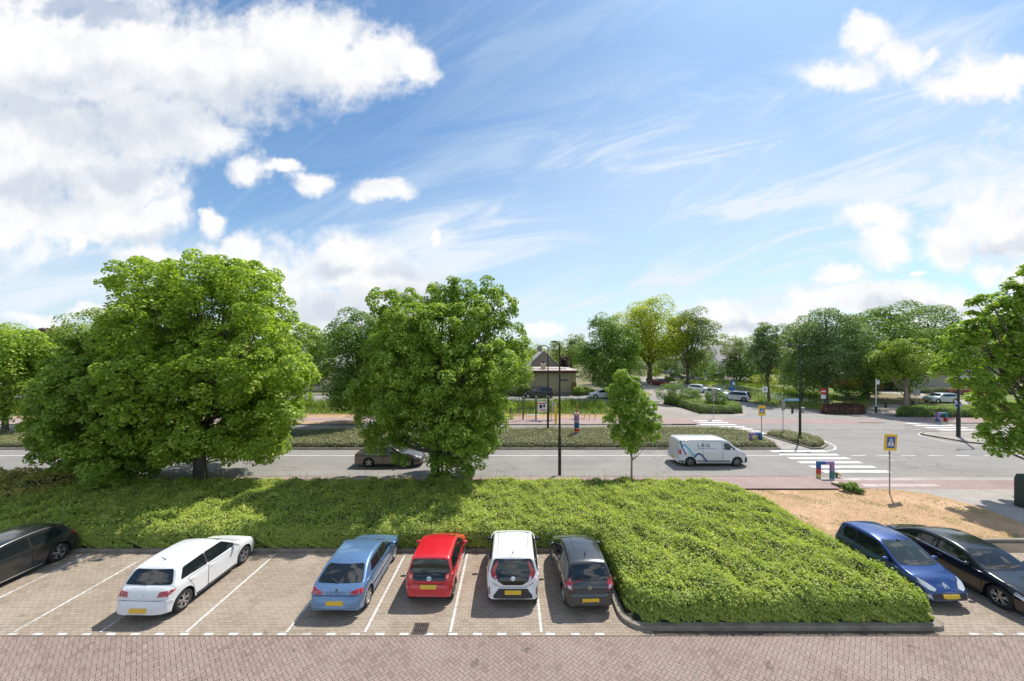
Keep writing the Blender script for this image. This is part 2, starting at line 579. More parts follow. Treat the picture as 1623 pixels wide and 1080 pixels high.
def herring(x0, x1, y0, y1, z):
    a = 0.105
    r = math.radians(45)
    # cells in the rotated frame
    R = (abs(x0) + abs(x1) + abs(y0) + abs(y1))
    cor = [(x * math.cos(-r) - y * math.sin(-r), x * math.sin(-r) + y * math.cos(-r)) for x in (x0, x1) for y in (y0, y1)]
    i0, i1 = int(min(c[0] for c in cor) / a) - 2, int(max(c[0] for c in cor) / a) + 2
    j0, j1 = int(min(c[1] for c in cor) / a) - 2, int(max(c[1] for c in cor) / a) + 2
    I, J = np.meshgrid(np.arange(i0, i1), np.arange(j0, j1), indexing='ij')
    I, J = I.ravel(), J.ravel()
    k = (I - J) % 4
    H = k == 0; Vv = k == 2
    cx = np.concatenate([(I[H] + 1.0) * a, (I[Vv] + 0.5) * a])
    cy = np.concatenate([(J[H] + 0.5) * a, (J[Vv]) * a])
    hx = np.concatenate([np.full(H.sum(), a), np.full(Vv.sum(), a / 2)])
    hy = np.concatenate([np.full(H.sum(), a / 2), np.full(Vv.sum(), a)])
    wx = cx * math.cos(r) - cy * math.sin(r); wy = cx * math.sin(r) + cy * math.cos(r)
    ok = (wx > x0 - .1) & (wx < x1 + .1) & (wy > y0 - .1) & (wy < y1 + .1)
    o = bricks('brick_street', cx[ok], cy[ok], hx[ok], hy[ok], r, z, BR_H)
    return clip(o, x0, x1, y0, y1)


sheet('street_bedding', rect(-30, 30, 2.0, 16.2), -0.006, SAND)
struct(herring(-21, 21, 6.2, YF - 0.03, 0.0))


def running(name, x0, x1, y0, y1, z, m, bx=0.21, by=0.105):
    ny = int(round((y1 - y0) / by)); nx = int((x1 - x0) / bx) + 2
    J, I = np.meshgrid(np.arange(ny), np.arange(nx), indexing='ij')
    cx = x0 + (I + 0.5 * (J % 2)) * bx; cy = y0 + (J + 0.5) * by
    cx, cy = cx.ravel(), cy.ravel()
    n = len(cx)
    return cx, cy, np.full(n, bx / 2), np.full(n, by / 2)


def bays(x0, x1, seed_z=0.0):
    cx, cy, hx, hy = running('', x0 - .3, x1 + .3, YF, YK, 0, None)
    o = bricks('parking_bays', cx, cy, hx, hy, 0, seed_z, BR_P, 0.004, 0.004)
    return struct(clip(o, x0, x1, YF, YK))


bays(-25, BX0 + .8)
bays(BX1 - .6, 24)

# bay lines: white clinkers
W2 = 2.52


def brick_line(name, x0, x1, y0, y1, parent=None):
    """a line of single white clinkers 4 mm above the paving"""
    long_y = (y1 - y0) > (x1 - x0)
    L = (y1 - y0) if long_y else (x1 - x0)
    n = max(1, int(round(L / 0.21)))
    st = L / n
    k = np.arange(n)
    if long_y:
        cx = np.full(n, (x0 + x1) / 2); cy = y0 + (k + .5) * st; hx = np.full(n, (x1 - x0) / 2); hy = np.full(n, st / 2)
    else:
        cy = np.full(n, (y0 + y1) / 2); cx = x0 + (k + .5) * st; hy = np.full(n, (y1 - y0) / 2); hx = np.full(n, st / 2)
    o = bricks(name, cx, cy, hx, hy, 0, 0.007, BAYP, 0.002)
    return struct(o)


def lineX(px, py): return P(px, py).x


for (pa, pb) in (((10, 1010), (236, 880)), ((163, 1006), (340, 873)), ((288, 1010), (439, 876)), ((443, 1007), (560, 876)),
                 ((579, 1006), (642, 876)), ((714, 1005), (740, 878)), ((854, 1003), (848, 878)), ((1490, 905), (1623, 987))):
    xa = (P(*pa).x + P(*pb).x) / 2
    brick_line('bay_line', xa - 0.043, xa + 0.043, YF + 0.12, YK - 0.02)
for i in range(4):
    x = -17.02 - i * 2.5
    brick_line('bay_line', x - 0.043, x + 0.043, YF + 0.12, YK - 0.02)
for px in list(range(15, 990, 39)):
    x = P(px, 1009).x
    if x + 0.3 < BX0: brick_line('bay_edge_mark', x - 0.13, x + 0.14, YF + 0.0, YF + 0.10)
for x in (13.4, 14.1, 14.8, 15.5, 16.2, 16.9):
    brick_line('bay_edge_mark', x - 0.13, x + 0.14, YF, YF + 0.10)

# footpath soil below beds
sheet('bed_soil', rect(-40, 13.6, YK + 0.1, 21.6), -0.004, EARTH)
sheet('bed_soil', rect(BX0 + .1, BX1, 11.0, YK + .2), -0.008, EARTH)


def kerb_path(name, pts, w=0.16, h=0.12, closed=False, m=None, z0=-0.02):
    """kerb swept along pts (the line is its centre); a bevelled section with joints every metre"""
    pts = [Vector((p[0], p[1], 0)) for p in pts]
    # resample
    out = []
    n = len(pts)
    segs = n if closed else n - 1
    for i in range(segs):
        a, b = pts[i], pts[(i + 1) % n]
        k = max(1, int((b - a).length / 1.0))
        for j in range(k): out.append(a.lerp(b, j / k))
    if not closed: out.append(pts[-1])
    n = len(out)
    V, F = [], []
    prof = [(-w / 2, z0), (-w / 2, h - 0.015), (-w / 2 + 0.015, h), (w / 2 - 0.015, h), (w / 2, h - 0.015), (w / 2, z0)]
    for i, p in enumerate(out):
        a = out[i - 1] if (closed or i) else p
        b = out[(i + 1) % n] if (closed or i < n - 1) else p
        t = (b - a).normalized()
        nn = Vector((t.y, -t.x, 0))
        for (o_, z) in prof: V.append(p + nn * o_ + Vector((0, 0, z)))
    k = len(prof)
    for i in range(n if closed else n - 1):
        j = (i + 1) % n
        for q in range(k - 1): F.append((i * k + q, j * k + q, j * k + q + 1, i * k + q + 1))
    if not closed:
        F.append(tuple(range(k))); F.append(tuple(reversed([(n - 1) * k + q for q in range(k)])))
    return struct(np_mesh(name, V, F, m or KERB))


ku = [(-40, YK + 0.08), (BX0 - 0.02, YK + 0.08)]
kerb_path('kerb', ku, 0.16, 0.12)
bed_k = [(BX0 + 0.06, YK + 0.2)] + [(BX0 + 0.06, 11.6)] + arc(BX0 + 0.66, 11.55, 0.6, 180, 270, 7) + [(BX1 - 0.55, 10.95)] + arc(BX1 - 0.42, 11.25, 0.3, 270, 360, 5) + [(BX1 - 0.12, YK + 0.8)]
kerb_path('kerb', bed_k, 0.20, 0.12)
kerb_path('kerb', [(BX1 - 0.02, YK + 0.9), (40, YK + 0.9)], 0.16, 0.12)

# --- main road and its margins (all run along X)
YR0, YR1 = 23.75, 39.85
sheet('asphalt_road', rect(-400, 400, YR0, YR1), 0.0, ASPH)
ypi = 21.6
sheet('cycle_path', rect(-60, 19.2, ypi, YR0 - 0.16), 0.100, REDW)
sheet('cycle_path', rect(19.2, 60, 21.75, YR0 - 0.55), 0.012, REDW)
sheet('cycle_path_edge', rect(19.2, 60, YR0 - 0.55, YR0), 0.012, SLAB)
kerb_path('kerb', [(-120, YR0 - 0.08), (18.9, YR0 - 0.08)], 0.16, 0.11)
# dry verge, pavement on the right
vt = [P(1190, 771), P(1280, 771), P(1420, 777), P(1470, 783), P(1500, 790), P(1560, 806), P(1623, 832)]
verge = [(11.0, 15.95), (11.0, vt[0].y)] + [(v.x, v.y) for v in vt] + [(26.5, 15.8)]
dv = sheet('dry_verge', verge, 0.012, DRY)
pav = [(v.x, v.y) for v in vt[::-1]] + [(11.5, 21.75), (60, 21.75), (60, 8), (26.5, 8), (26.5, 15.8)]
sheet('pavement', pav, 0.008, SLAB)

# far side: pavement, grass, ditch, second road
sheet('far_pavement', rect(-120, 20.5, YR1 + 0.16, 43.6), 0.10, REDW)
kerb_path('kerb', [(-120, YR1 + 0.08), (17.2, YR1 + 0.08)], 0.16, 0.11)
sheet('grass_verge', rect(-140, 18, 43.6, 58), 0.016, GRASS_G)
sheet('dry_grass_strip', rect(-60, 13.5, 43.6, 46.0), 0.03, DRY)
sheet('dry_grass_strip', rect(-32, -6, YR1 + 0.16, 41.4), 0.112, DRY)
sheet('ditch_water', rect(-90, 13, 48.6, 50.6), 0.022, WATER)
sheet('side_street', rect(-140, 27, 57.2, 64.6), 0.02, ASPH2)
kerb_path('kerb', [(-140, 64.7), (20, 64.7)], 0.2, 0.14)
def pxpoly(pts, z=0.0): return [(lambda v: (v.x, v.y))(P(a, b, z)) for a, b in pts]


SIDE = ground_mat('clinker_far', [(0.30, 0.27, 0.245), (0.35, 0.315, 0.285), (0.27, 0.24, 0.215)], 0.5)
sheet('junction_paving', pxpoly([(1000, 673.5), (1000, 655), (1043, 641), (1050, 634), (1022, 620), (1010, 603.5), (1010, 597.5), (1330, 597.5), (1330, 602.5), (1085, 603.5), (1085, 608), (1112, 617), (1150, 626),
                                  (1196, 640), (1245, 646.5), (1300, 650), (1376, 648), (1386, 641), (1420, 641), (1460, 648), (1640, 653), (1900, 660), (1900, 674)]), 0.006, SIDE)
sheet('junction_asphalt', pxpoly([(1100, 672), (1180, 659), (1185, 652), (1150, 640), (1062, 617), (1092, 612), (1150, 628), (1196, 641.5), (1245, 648), (1300, 658), (1390, 665), (1430, 672), (1440, 681), (1110, 681)]), 0.014, ASPH2)
sheet('red_crossing', pxpoly([(1055, 671), (1070, 664.5), (1300, 664), (1395, 667), (1400, 671.5), (1300, 672), (1180, 672)]), 0.022, REDW)
sheet('red_path', pxpoly([(1440, 668), (1460, 661), (1900, 664), (1900, 671), (1470, 669.5)]), 0.022, REDW)
kerb_path('kerb', pxpoly([(1470, 671.2), (1900, 674.5)]), 0.16, 0.1)
kerb_path('kerb', pxpoly([(1362, 670.6), (1402, 671)]), 0.16, 0.07)
kerb_path('kerb', pxpoly([(1165, 632), (1200, 642), (1240, 647.5), (1300, 651)]), 0.2, 0.12)

# medians
MED1 = [(-120, 30.3)] + pxpoly([(1236, 712.5), (1233, 709.5), (1200, 693), (1165, 684.5), (1120, 682)]) + [(-120, 34.9)]
MED2 = pxpoly([(1212, 690.5), (1222, 687.5), (1250, 688), (1285, 694), (1303, 700.5), (1310, 706), (1302, 711.5), (1286, 712), (1258, 704)])
MED3 = pxpoly([(1459, 689), (1466, 686), (1500, 685), (1900, 685.5), (1900, 709.5), (1623, 708.5), (1580, 706.5), (1535, 702), (1490, 694.5)])
kerb_path('kerb', MED1, 0.18, 0.12, True)
kerb_path('kerb', MED2, 0.18, 0.12, True)
kerb_path('kerb', MED3, 0.18, 0.12, True)
sheet('median_soil', MED1, 0.03, EARTH)
sheet('median_soil', MED2, 0.03, EARTH)
sheet('median_paving', MED3, 0.09, SLAB)
sheet('refuge_paving', pxpoly([(1203, 692), (1213, 691), (1286, 712.3), (1238, 712.3)]), 0.012, SLAB)


def quad_mark(name, pts, z=0.010, m=None):
    return struct(np_mesh(name, [(p[0], p[1], z) for p in pts], [list(range(len(pts)))], m or WHITEP))


def line_mark(name, a, b, w=0.12, m=None, z=0.010):
    a = Vector(a[:2]); b = Vector(b[:2]); t = (b - a).normalized(); n = Vector((-t.y, t.x)) * w / 2
    return quad_mark(name, [a - n, b - n, b + n, a + n], z, m)


YL = 28.55
line_mark('lane_line', (-120, YL), (P(1252, 722).x, YL))
for a, b in ((1350, 1372), (1390, 1413), (1428, 1451), (1472, 1495), (1515, 1537), (1560, 1583), (1604, 1627)):
    line_mark('lane_dash', (P(a, 722.4).x, YL), (P(b, 722.4).x, YL), 0.13)
line_mark('lane_dash', P(1408, 729.5), P(1418, 731), 0.13)
for c in (1256, 1290, 1325, 1358, 1390, 1422, 1452, 1478):
    line_mark('lane_dash', P(c - 9, 681.5), P(c + 9, 681.5), 0.16, FADED)
for c in (1423, 1441, 1459):
    line_mark('lane_dash', P(c - 4, 677 - (c - 1440) * .02), P(c + 4, 678), 0.16, FADED)
line_mark('edge_line', (-60, 34.0 + 1.15), (P(700, 692).x, 34.0 + 1.15), 0.12)
for i, py in enumerate((715.5, 721.0, 726.8, 733.2, 740.2, 747.8)):
    y = P(0, py).y
    quad_mark('zebra_stripe', rect(20.85, 25.35, y - .23, y + .23))
for py in (760.3, 769.8):
    y = P(0, py).y
    quad_mark('zebra_stripe', rect(20.9 + (py - 760) * 0.03, 25.4 + (py - 760) * .03, y - .2, y + .2), 0.017, FADED)
for py, a, b in ((667.4, 19.5, 23.9), (670.5, 19.7, 24.0), (673.8, 19.9, 24.2), (677.2, 20.1, 24.5), (680.6, 20.3, 24.6), (684, 21.3, 24.7), (687.3, 22.5, 24.6)):
    y = P(0, py).y
    quad_mark('zebra_stripe', rect(a, b, y - .26, y + .26), 0.026)
for py, a, b in ((671.6, 1436, 1497), (675, 1450, 1513), (678.6, 1466, 1532), (682, 1487, 1547), (685.0, 1510, 1566)):
    va, vb = P(a, py), P(b, py)
    quad_mark('zebra_stripe', rect(va.x, vb.x, va.y - .28, va.y + .28), 0.026)


def curve_mark(name, pts, w=0.14):
    V, F = [], []
    pts = [Vector(p[:2]) for p in pts]
    for i, p in enumerate(pts):
        t = (pts[min(i + 1, len(pts) - 1)] - pts[max(i - 1, 0)]).normalized()
        n = Vector((-t.y, t.x)) * w / 2
        V += [(p.x - n.x, p.y - n.y, 0.0105), (p.x + n.x, p.y + n.y, 0.0105)]
        if i: F.append((2 * i - 2, 2 * i, 2 * i + 1, 2 * i - 1))
    return struct(np_mesh(name, V, F, WHITEP))


curve_mark('median_line', pxpoly([(1306, 699), (1314, 702.5), (1322, 706.5), (1325, 710.5), (1321, 713.5), (1312, 715)]))
curve_mark('median_line', pxpoly([(1497, 684.3), (1475, 684.6), (1463, 685.4), (1456, 687.5), (1458, 690.5), (1470, 694), (1500, 700.5), (1540, 706), (1580, 709.5), (1640, 712), (1900, 713)]))

# canal water and banks behind the junction
sheet('park_lawn', pxpoly([(1085, 604), (1300, 604), (1700, 612), (1700, 650), (1460, 645), (1420, 640), (1386, 640), (1376, 646), (1300, 650), (1245, 646), (1196, 639), (1150, 624), (1112, 615), (1085, 608)]), 0.002, GRASS_G)
sheet('pond_water', pxpoly([(1125, 611), (1140, 608.5), (1165, 608.5), (1182, 613.5), (1215, 620), (1260, 628), (1320, 634), (1320, 639), (1250, 637), (1205, 629.5), (1165, 619), (1140, 617)]), 0.012, WATER)
sheet('dry_bank', pxpoly([(1340, 645), (1345, 627), (1380, 622), (1500, 634), (1500, 645), (1420, 640.5), (1386, 640.5), (1376, 646)]), 0.010, ground_mat('dry_lawn', [(0.20, 0.155, 0.09), (0.15, 0.14, 0.06), (0.25, 0.19, 0.12)], 0.4))
sheet('park_path', pxpoly([(1385, 622), (1440, 626), (1520, 640), (1560, 645), (1560, 640), (1500, 631), (1445, 621), (1390, 619)]), 0.016, SLAB)
# ------------------------------------------------------------------ cars
def smooth_interp(xs, pts):
    """monotone piecewise cubic through pts [(x, v)]"""
    X = np.array([p[0] for p in pts], float); Yv = np.array([p[1] for p in pts], float)
    h = np.diff(X); d = np.diff(Yv) / h
    m = np.zeros(len(X))
    m[0], m[-1] = d[0], d[-1]
    for i in range(1, len(X) - 1):
        if d[i - 1] * d[i] > 0:
            w1 = 2 * h[i] + h[i - 1]; w2 = h[i] + 2 * h[i - 1]
            m[i] = (w1 + w2) / (w1 / d[i - 1] + w2 / d[i])
    xs = np.clip(xs, X[0], X[-1])
    k = np.clip(np.searchsorted(X, xs) - 1, 0, len(X) - 2)
    t = (xs - X[k]) / h[k]
    return (Yv[k] * (1 + 2 * t) * (1 - t) ** 2 + m[k] * h[k] * t * (1 - t) ** 2 + Yv[k + 1] * t * t * (3 - 2 * t) + m[k + 1] * h[k] * t * t * (t - 1))


GLASS = mat('car_glass', (0.012, 0.016, 0.018), 0.03, spec=0.75)
GLASS_L = mat('car_glass_light', (0.03, 0.042, 0.04), 0.03, spec=0.75)
RUBBER = mat('tyre_rubber', (0.022, 0.022, 0.023), 0.85, var=0.2, vscale=15)
PLASTIC = mat('black_plastic', (0.03, 0.03, 0.032), 0.55, var=0.15, vscale=8)
GLOSSB = mat('gloss_black', (0.012, 0.012, 0.013), 0.12, coat=0.6)
ALLOY = mat('alloy', (0.55, 0.55, 0.56), 0.3, 0.8)
ALLOY_D = mat('alloy_dark', (0.16, 0.16, 0.17), 0.35, 0.7)
CHROME = mat('chrome', (0.75, 0.75, 0.76), 0.12, 1.0)
REDL = mat('red_lens', (0.42, 0.012, 0.018), 0.12, coat=1.0)
REDD = mat('red_lens_dark', (0.20, 0.008, 0.014), 0.1, coat=1.0)
WHITEL = mat('clear_lens', (0.55, 0.57, 0.58), 0.1, 0.25, coat=1.0)
AMBER = mat('amber_lens', (0.75, 0.28, 0.12), 0.15, coat=1.0)
PLATE = mat('number_plate', (0.72, 0.46, 0.035), 0.5, var=0.08, vscale=9)
GAP = mat('panel_gap', (0.008, 0.008, 0.008), 0.9)
DARKIN = mat('wheel_well', (0.01, 0.01, 0.01), 0.95)


def paint(name, col, metal=0.0, rough=0.32):
    return mat(name, col, rough, metal, coat=1.0, var=0.035, vscale=2.2)


class CarShape:
    """body skin lofted along x; every outside feature is then laid on that skin from orthographic outlines"""
    def __init__(s, p):
        s.p = p
        L = s.L = p['L']; s.W = p['W']
        s.xf = L / 2; s.xr = -L / 2
        s.axf = s.xf - p['fo']; s.axr = s.axf - p['wb']
        s.R = p['wr']; s.RA = p['wr'] + p.get('arch', 0.055)
        top = [(s.xr + a, b) for a, b in p['top']]
        belt = [(s.xr + a, b) for a, b in p['belt']]
        s.zf = p.get('floor', 0.19)
        # stations by arc length of the top profile plus the arches
        xs = np.linspace(top[0][0], top[-1][0], 1400)
        zs = smooth_interp(xs, top)
        al = np.concatenate([[0], np.cumsum(np.hypot(np.diff(xs), np.diff(zs)))])
        st = list(np.interp(np.linspace(0, al[-1], p.get('nst', 84)), al, xs))
        for ax in (s.axf, s.axr):
            hw = math.sqrt(s.RA ** 2 - (s.R - s.zf) ** 2)
            for k in range(19):
                st.append(ax + s.RA * math.cos(math.pi * k / 18) * (hw / s.RA))
            st += [ax - hw - 0.003, ax + hw + 0.003]
        st = np.array(sorted(st))
        keep = [0]
        for i in range(1, len(st)):
            if st[i] - st[keep[-1]] > 0.0022: keep.append(i)
        s.st = st[keep]
        s.top = lambda x: smooth_interp(np.atleast_1d(x), top)
        s.belt = lambda x: smooth_interp(np.atleast_1d(x), belt)
        s.build_skin()

    def plan(s, x):
        p = s.p; hw = s.W / 2
        w = hw
        for end, Rr, ins, q in ((s.xf, p.get('Rf', 0.75), p.get('inf', 0.36), 2.3), (s.xr, p.get('Rr', 0.5), p.get('inr', 0.22), 2.6)):
            d = abs(end - x)
            if d < Rr:
                w = min(w, hw - ins * (1 - (1 - (1 - d / Rr) ** q) ** (1 / q)))
        # slight barrel
        return w - 0.018 * (x / s.xf) ** 2

    def wside(s, x, z, zb):
        """half width at station x, height z; zb belt height"""
        w = s.plan(x)
        zf = s.zf
        zc = zb - 0.13
        if z <= zb:
            if z < zc:
                t = (zc - z) / (zc - zf)
                return w * (1 - 0.035 * t ** 2 - 0.012 * math.sin(math.pi * min(1, t)))
            return w * (1 - 0.02 * ((z - zc) / 0.13) ** 1.5)
        tum = s.p.get('tumble', 0.36)
        return max(0.12, w * 0.98 - 0.022 - (z - zb) * tum)

    def build_skin(s):
        p = s.p
        V, F, mi = [], [], []
        nS, nG, nC, nT = 9, 6, 4, 7
        tops = s.top(s.st); belts = s.belt(s.st)
        s.ring = []
        for i, x in enumerate(s.st):
            zt = float(tops[i]); zb = float(belts[i])
            dend = min(abs(s.xf - x), abs(x - s.xr))
            zf = s.zf + p.get('lift', 0.10) * max(0, 1 - dend / 0.45)
            za = zf
            for ax in (s.axf, s.axr):
                d = abs(x - ax)
                if d < s.RA: za = max(za, s.R + math.sqrt(max(0, s.RA ** 2 - d * d)))
            crown = p.get('crown', 0.035) if zt > zb + 0.1 else 0.03
            r = min(p.get('rad', 0.085), max(0.02, (zt - za) * 0.3))
            zb_ = min(zb, zt - crown - r * 1.0)
            ze = zt - crown - r            # where the side ends
            ring = []
            yi = s.plan(x) - 0.25
            ring += [(0, zf), (yi, zf), (yi, max(zf, za)), (s.wside(x, za, zb_) - 0.012, za), (s.wside(x, za, zb_), za + 0.008)]
            for k in range(1, nS + 1):
                z = za + 0.008 + (zb_ - za - 0.008) * k / nS
                ring.append((s.wside(x, z, zb_), z))
            zg = max(ze, zb_ + 0.001)
            for k in range(1, nG + 1):
                z = zb_ + (zg - zb_) * k / nG
                ring.append((s.wside(x, z, zb_), z))
            yE = ring[-1][0]
            for k in range(1, nC + 1):
                a = math.pi / 2 * k / nC
                ring.append((yE - r * 1.15 * (1 - math.cos(a)), zg + r * math.sin(a)))
            y0, z0 = ring[-1]
            for k in range(1, nT + 1):
                y = y0 * (1 - k / nT)
                ring.append((y, z0 + crown * (1 - (y / y0) ** 2)))
            s.ring.append(ring)
        n = len(s.ring[0])
        full = []
        for i, x in enumerate(s.st):
            r = s.ring[i]
            loop = [(x, y, z) for y, z in r] + [(x, -y, z) for y, z in reversed(r[1:-1])]
            full.append(loop)
        m = len(full[0])
        for loop in full: V += loop
        for i in range(len(full) - 1):
            for k in range(m):
                k2 = (k + 1) % m
                F.append((i * m + k, (i + 1) * m + k, (i + 1) * m + k2, i * m + k2))
                kk = k if k < n - 1 else m - 1 - k
                mi.append(1 if kk < 3 else 0)
        # end caps, slightly domed towards the middle
        for i, sg in ((0, -1), (len(full) - 1, 1)):
            base = len(V)
            ctr = np.mean(np.array(full[i]), axis=0)
            for fr, push in ((0.86, 0.012), (0.5, 0.028)):
                for q in full[i]:
                    V.append((q[0] + sg * push, ctr[1] + (q[1] - ctr[1]) * (fr + 0.06), ctr[2] + (q[2] - ctr[2]) * fr))
            for k in range(m):
                k2 = (k + 1) % m
                a = [(i * m + k, base + k), (i * m + k2, base + k2)]
                f1 = (i * m + k, base + k, base + k2, i * m + k2)
                f2 = (base + k, base + m + k, base + m + k2, base + k2)
                if sg > 0: F += [tuple(reversed(f)) for f in (f1, f2)][::1]
                else: F += [f1, f2]
                mi += [0, 0]
            cap = tuple(base + m + k for k in range(m))
            F.append(cap if sg < 0 else tuple(reversed(cap))); mi.append(0)
        s.V, s.F, s.mi = V, F, mi
        s.bvh = BVHTree.FromPolygons([Vector(v) for v in V], F)

    # ---- laying an outline on the skin
    def wrap(s, view, poly, off=0.006, grid=0.08, rim=0.012):
        """view: side/side- (poly x,z), rear/front (poly y,z), top (poly x,y)"""
        bm = bmesh.new()
        vs = [bm.verts.new((a, b, 0)) for a, b in poly]
        try:
            bm.faces.new(vs)
        except Exception:
            bm.free(); return None
        xs = [a for a, b in poly]; ys = [b for a, b in poly]
        for lo, hi, no in ((min(xs), max(xs), (1, 0, 0)), (min(ys), max(ys), (0, 1, 0))):
            k = max(1, int((hi - lo) / grid))
            for i in range(1, k):
                c = lo + (hi - lo) * i / k
                bmesh.ops.bisect_plane(bm, geom=bm.verts[:] + bm.edges[:] + bm.faces[:], plane_co=Vector(no) * c, plane_no=no)
        bm.verts.ensure_lookup_table(); bm.verts.index_update()
        V, N = [], []
        for v in bm.verts:
            a, b = v.co.x, v.co.y
            if view == 'side': o, d = Vector((a, 5, b)), Vector((0, -1, 0))
            elif view == 'side-': o, d = Vector((a, -5, b)), Vector((0, 1, 0))
            elif view == 'rear': o, d = Vector((-9, a, b)), Vector((1, 0, 0))
            elif view == 'front': o, d = Vector((9, a, b)), Vector((-1, 0, 0))
            else: o, d = Vector((a, b, 6)), Vector((0, 0, -1))
            h = s.bvh.ray_cast(o, d)
            if h[0] is None:
                h = s.bvh.find_nearest(o + d * 4.2 if view in ('side', 'side-') else o + d * (9 - s.xf if view in ('rear', 'front') else 5))
            n = h[1]
            if n.dot(d) > 0: n = -n
            V.append(h[0]); N.append((n - d * 0.6).normalized())
        F = [[v.index for v in f.verts] for f in bm.faces]
        if view in ('rear', 'front') and max(ys) < s.p.get('hb', .93) + .02:      # keep end features off the flanks
            F = [f for f in F if max(V[i].x for i in f) - min(V[i].x for i in f) < .17]
            if not F:
                bm.free(); return None
            par = list(range(len(V)))         # keep only the largest connected piece
            def find(i):
                while par[i] != i:
                    par[i] = par[par[i]]; i = par[i]
                return i
            for f in F:
                for i in f[1:]: par[find(i)] = find(f[0])
            cnt = {}
            for f in F: cnt[find(f[0])] = cnt.get(find(f[0]), 0) + 1
            best = max(cnt, key=cnt.get)
            F = [f for f in F if find(f[0]) == best]
        # orientation
        e = {}
        for f in F:
            for i in range(len(f)):
                e[(f[i], f[(i + 1) % len(f)])] = 1
        V2 = [v + n * off for v, n in zip(V, N)]
        if F:
            f = F[0]
            nn = (V2[f[1]] - V2[f[0]]).cross(V2[f[2]] - V2[f[1]])
            if nn.dot(N[f[0]]) < 0:
                F = [list(reversed(q)) for q in F]
                e = {(b, a): 1 for (a, b) in e}
        k = len(V2)
        rimv = {}
        out = list(V2)
        for (a, b) in list(e):
            if (b, a) not in e:
                for q in (a, b):
                    if q not in rimv:
                        rimv[q] = len(out); out.append(V[q] - N[q] * rim)
                F.append([b, a, rimv[a], rimv[b]])
        bm.free()
        used = sorted({i for f in F for i in f})
        mp = {o_: n_ for n_, o_ in enumerate(used)}
        return [out[i] for i in used], [[mp[i] for i in f] for f in F]


def round_poly(poly, r, n=4):
    out = []
    m = len(poly)
    for i in range(m):
        p = Vector(poly[i]); a = Vector(poly[i - 1]); b = Vector(poly[(i + 1) % m])
        ra = min(r, (a - p).length * 0.45); rb = min(r, (b - p).length * 0.45)
        p0 = p + (a - p).normalized() * ra; p1 = p + (b - p).normalized() * rb
        for k in range(n + 1):
            t = k / n
            q = p0 * (1 - t) ** 2 + p * 2 * t * (1 - t) + p1 * t * t
            out.append((q.x, q.y))
    return out


def stroke(pts, w):
    pts = [Vector(p) for p in pts]
    L, Rr = [], []
    for i, p in enumerate(pts):
        t = (pts[min(i + 1, len(pts) - 1)] - pts[max(i - 1, 0)]).normalized()
        n = Vector((-t.y, t.x)) * w / 2
        L.append(tuple(p + n)); Rr.append(tuple(p - n))
    return L + Rr[::-1]


def shrink(poly, d):
    c = Vector((sum(p[0] for p in poly) / len(poly), sum(p[1] for p in poly) / len(poly)))
    return [tuple(c + (Vector(p) - c) * (1 - d)) for p in poly]


def make_wheel(parent, x, y, r, w, rimmat, spokes, side, detail=True, steer=0.0):
    t = MB()
    ri = r * 0.68
    t.lathe([(ri * 0.96, -w / 2 + .01), (r - .03, -w / 2), (r - .006, -w / 2 + .02), (r, -w / 4), (r, w / 4), (r - .006, w / 2 - .02), (r - .03, w / 2), (ri * 0.96, w / 2 - .01)], n=36 if detail else 20, axis='y')
    ty = t.build('wheel', [RUBBER], parent, sharp=50)
    ty.location = (x, y, r)
    ty.rotation_euler = (0, 0, steer)
    m = MB()
    f = w / 2 * 0.80 * side
    if detail:
        m.lathe([(ri, f * 1.12), (ri * .95, f * 1.12), (ri * .90, f * .4)], n=32, axis='y')
        m.lathe([(ri * .98, -f * .2), (0.001, -f * .2)], n=24, axis='y', mi=1)
        for k in range(spokes):
            a = 2 * math.pi * k / spokes + 0.3
            for da in (-0.13, 0.13):
                c, s_ = math.cos(a), math.sin(a)
                c2, s2 = math.cos(a + da * 1.6), math.sin(a + da * 1.6)
                r0, r1 = ri * .16, ri * .95
                wv = 0.016
                px, pz = -s_, c
                V = []
                for yy, k2 in ((f * .95, 1), (f * .45, 1.2)):
                    V += [(c * r0 + px * wv * k2, yy, s_ * r0 + pz * wv * k2), (c2 * r1 + px * wv * k2, yy, s2 * r1 + pz * wv * k2), (c2 * r1 - px * wv * k2, yy, s2 * r1 - pz * wv * k2), (c * r0 - px * wv * k2, yy, s_ * r0 - pz * wv * k2)]
                m.add(V, [(0, 1, 2, 3), (7, 6, 5, 4), (0, 4, 5, 1), (1, 5, 6, 2), (2, 6, 7, 3), (3, 7, 4, 0)])
        m.lathe([(ri * .2, f * .4), (ri * .2, f * .96), (ri * .17, f * 1.02), (0.001, f * 1.02)], n=16, axis='y')
    else:
        m.lathe([(ri, f * 1.05), (ri * .9, f * 1.0), (ri * .3, f * .8), (0.001, f * .85)], n=16, axis='y')
    m.build('rim', [rimmat, DARKIN], ty, sharp=35)
    return ty


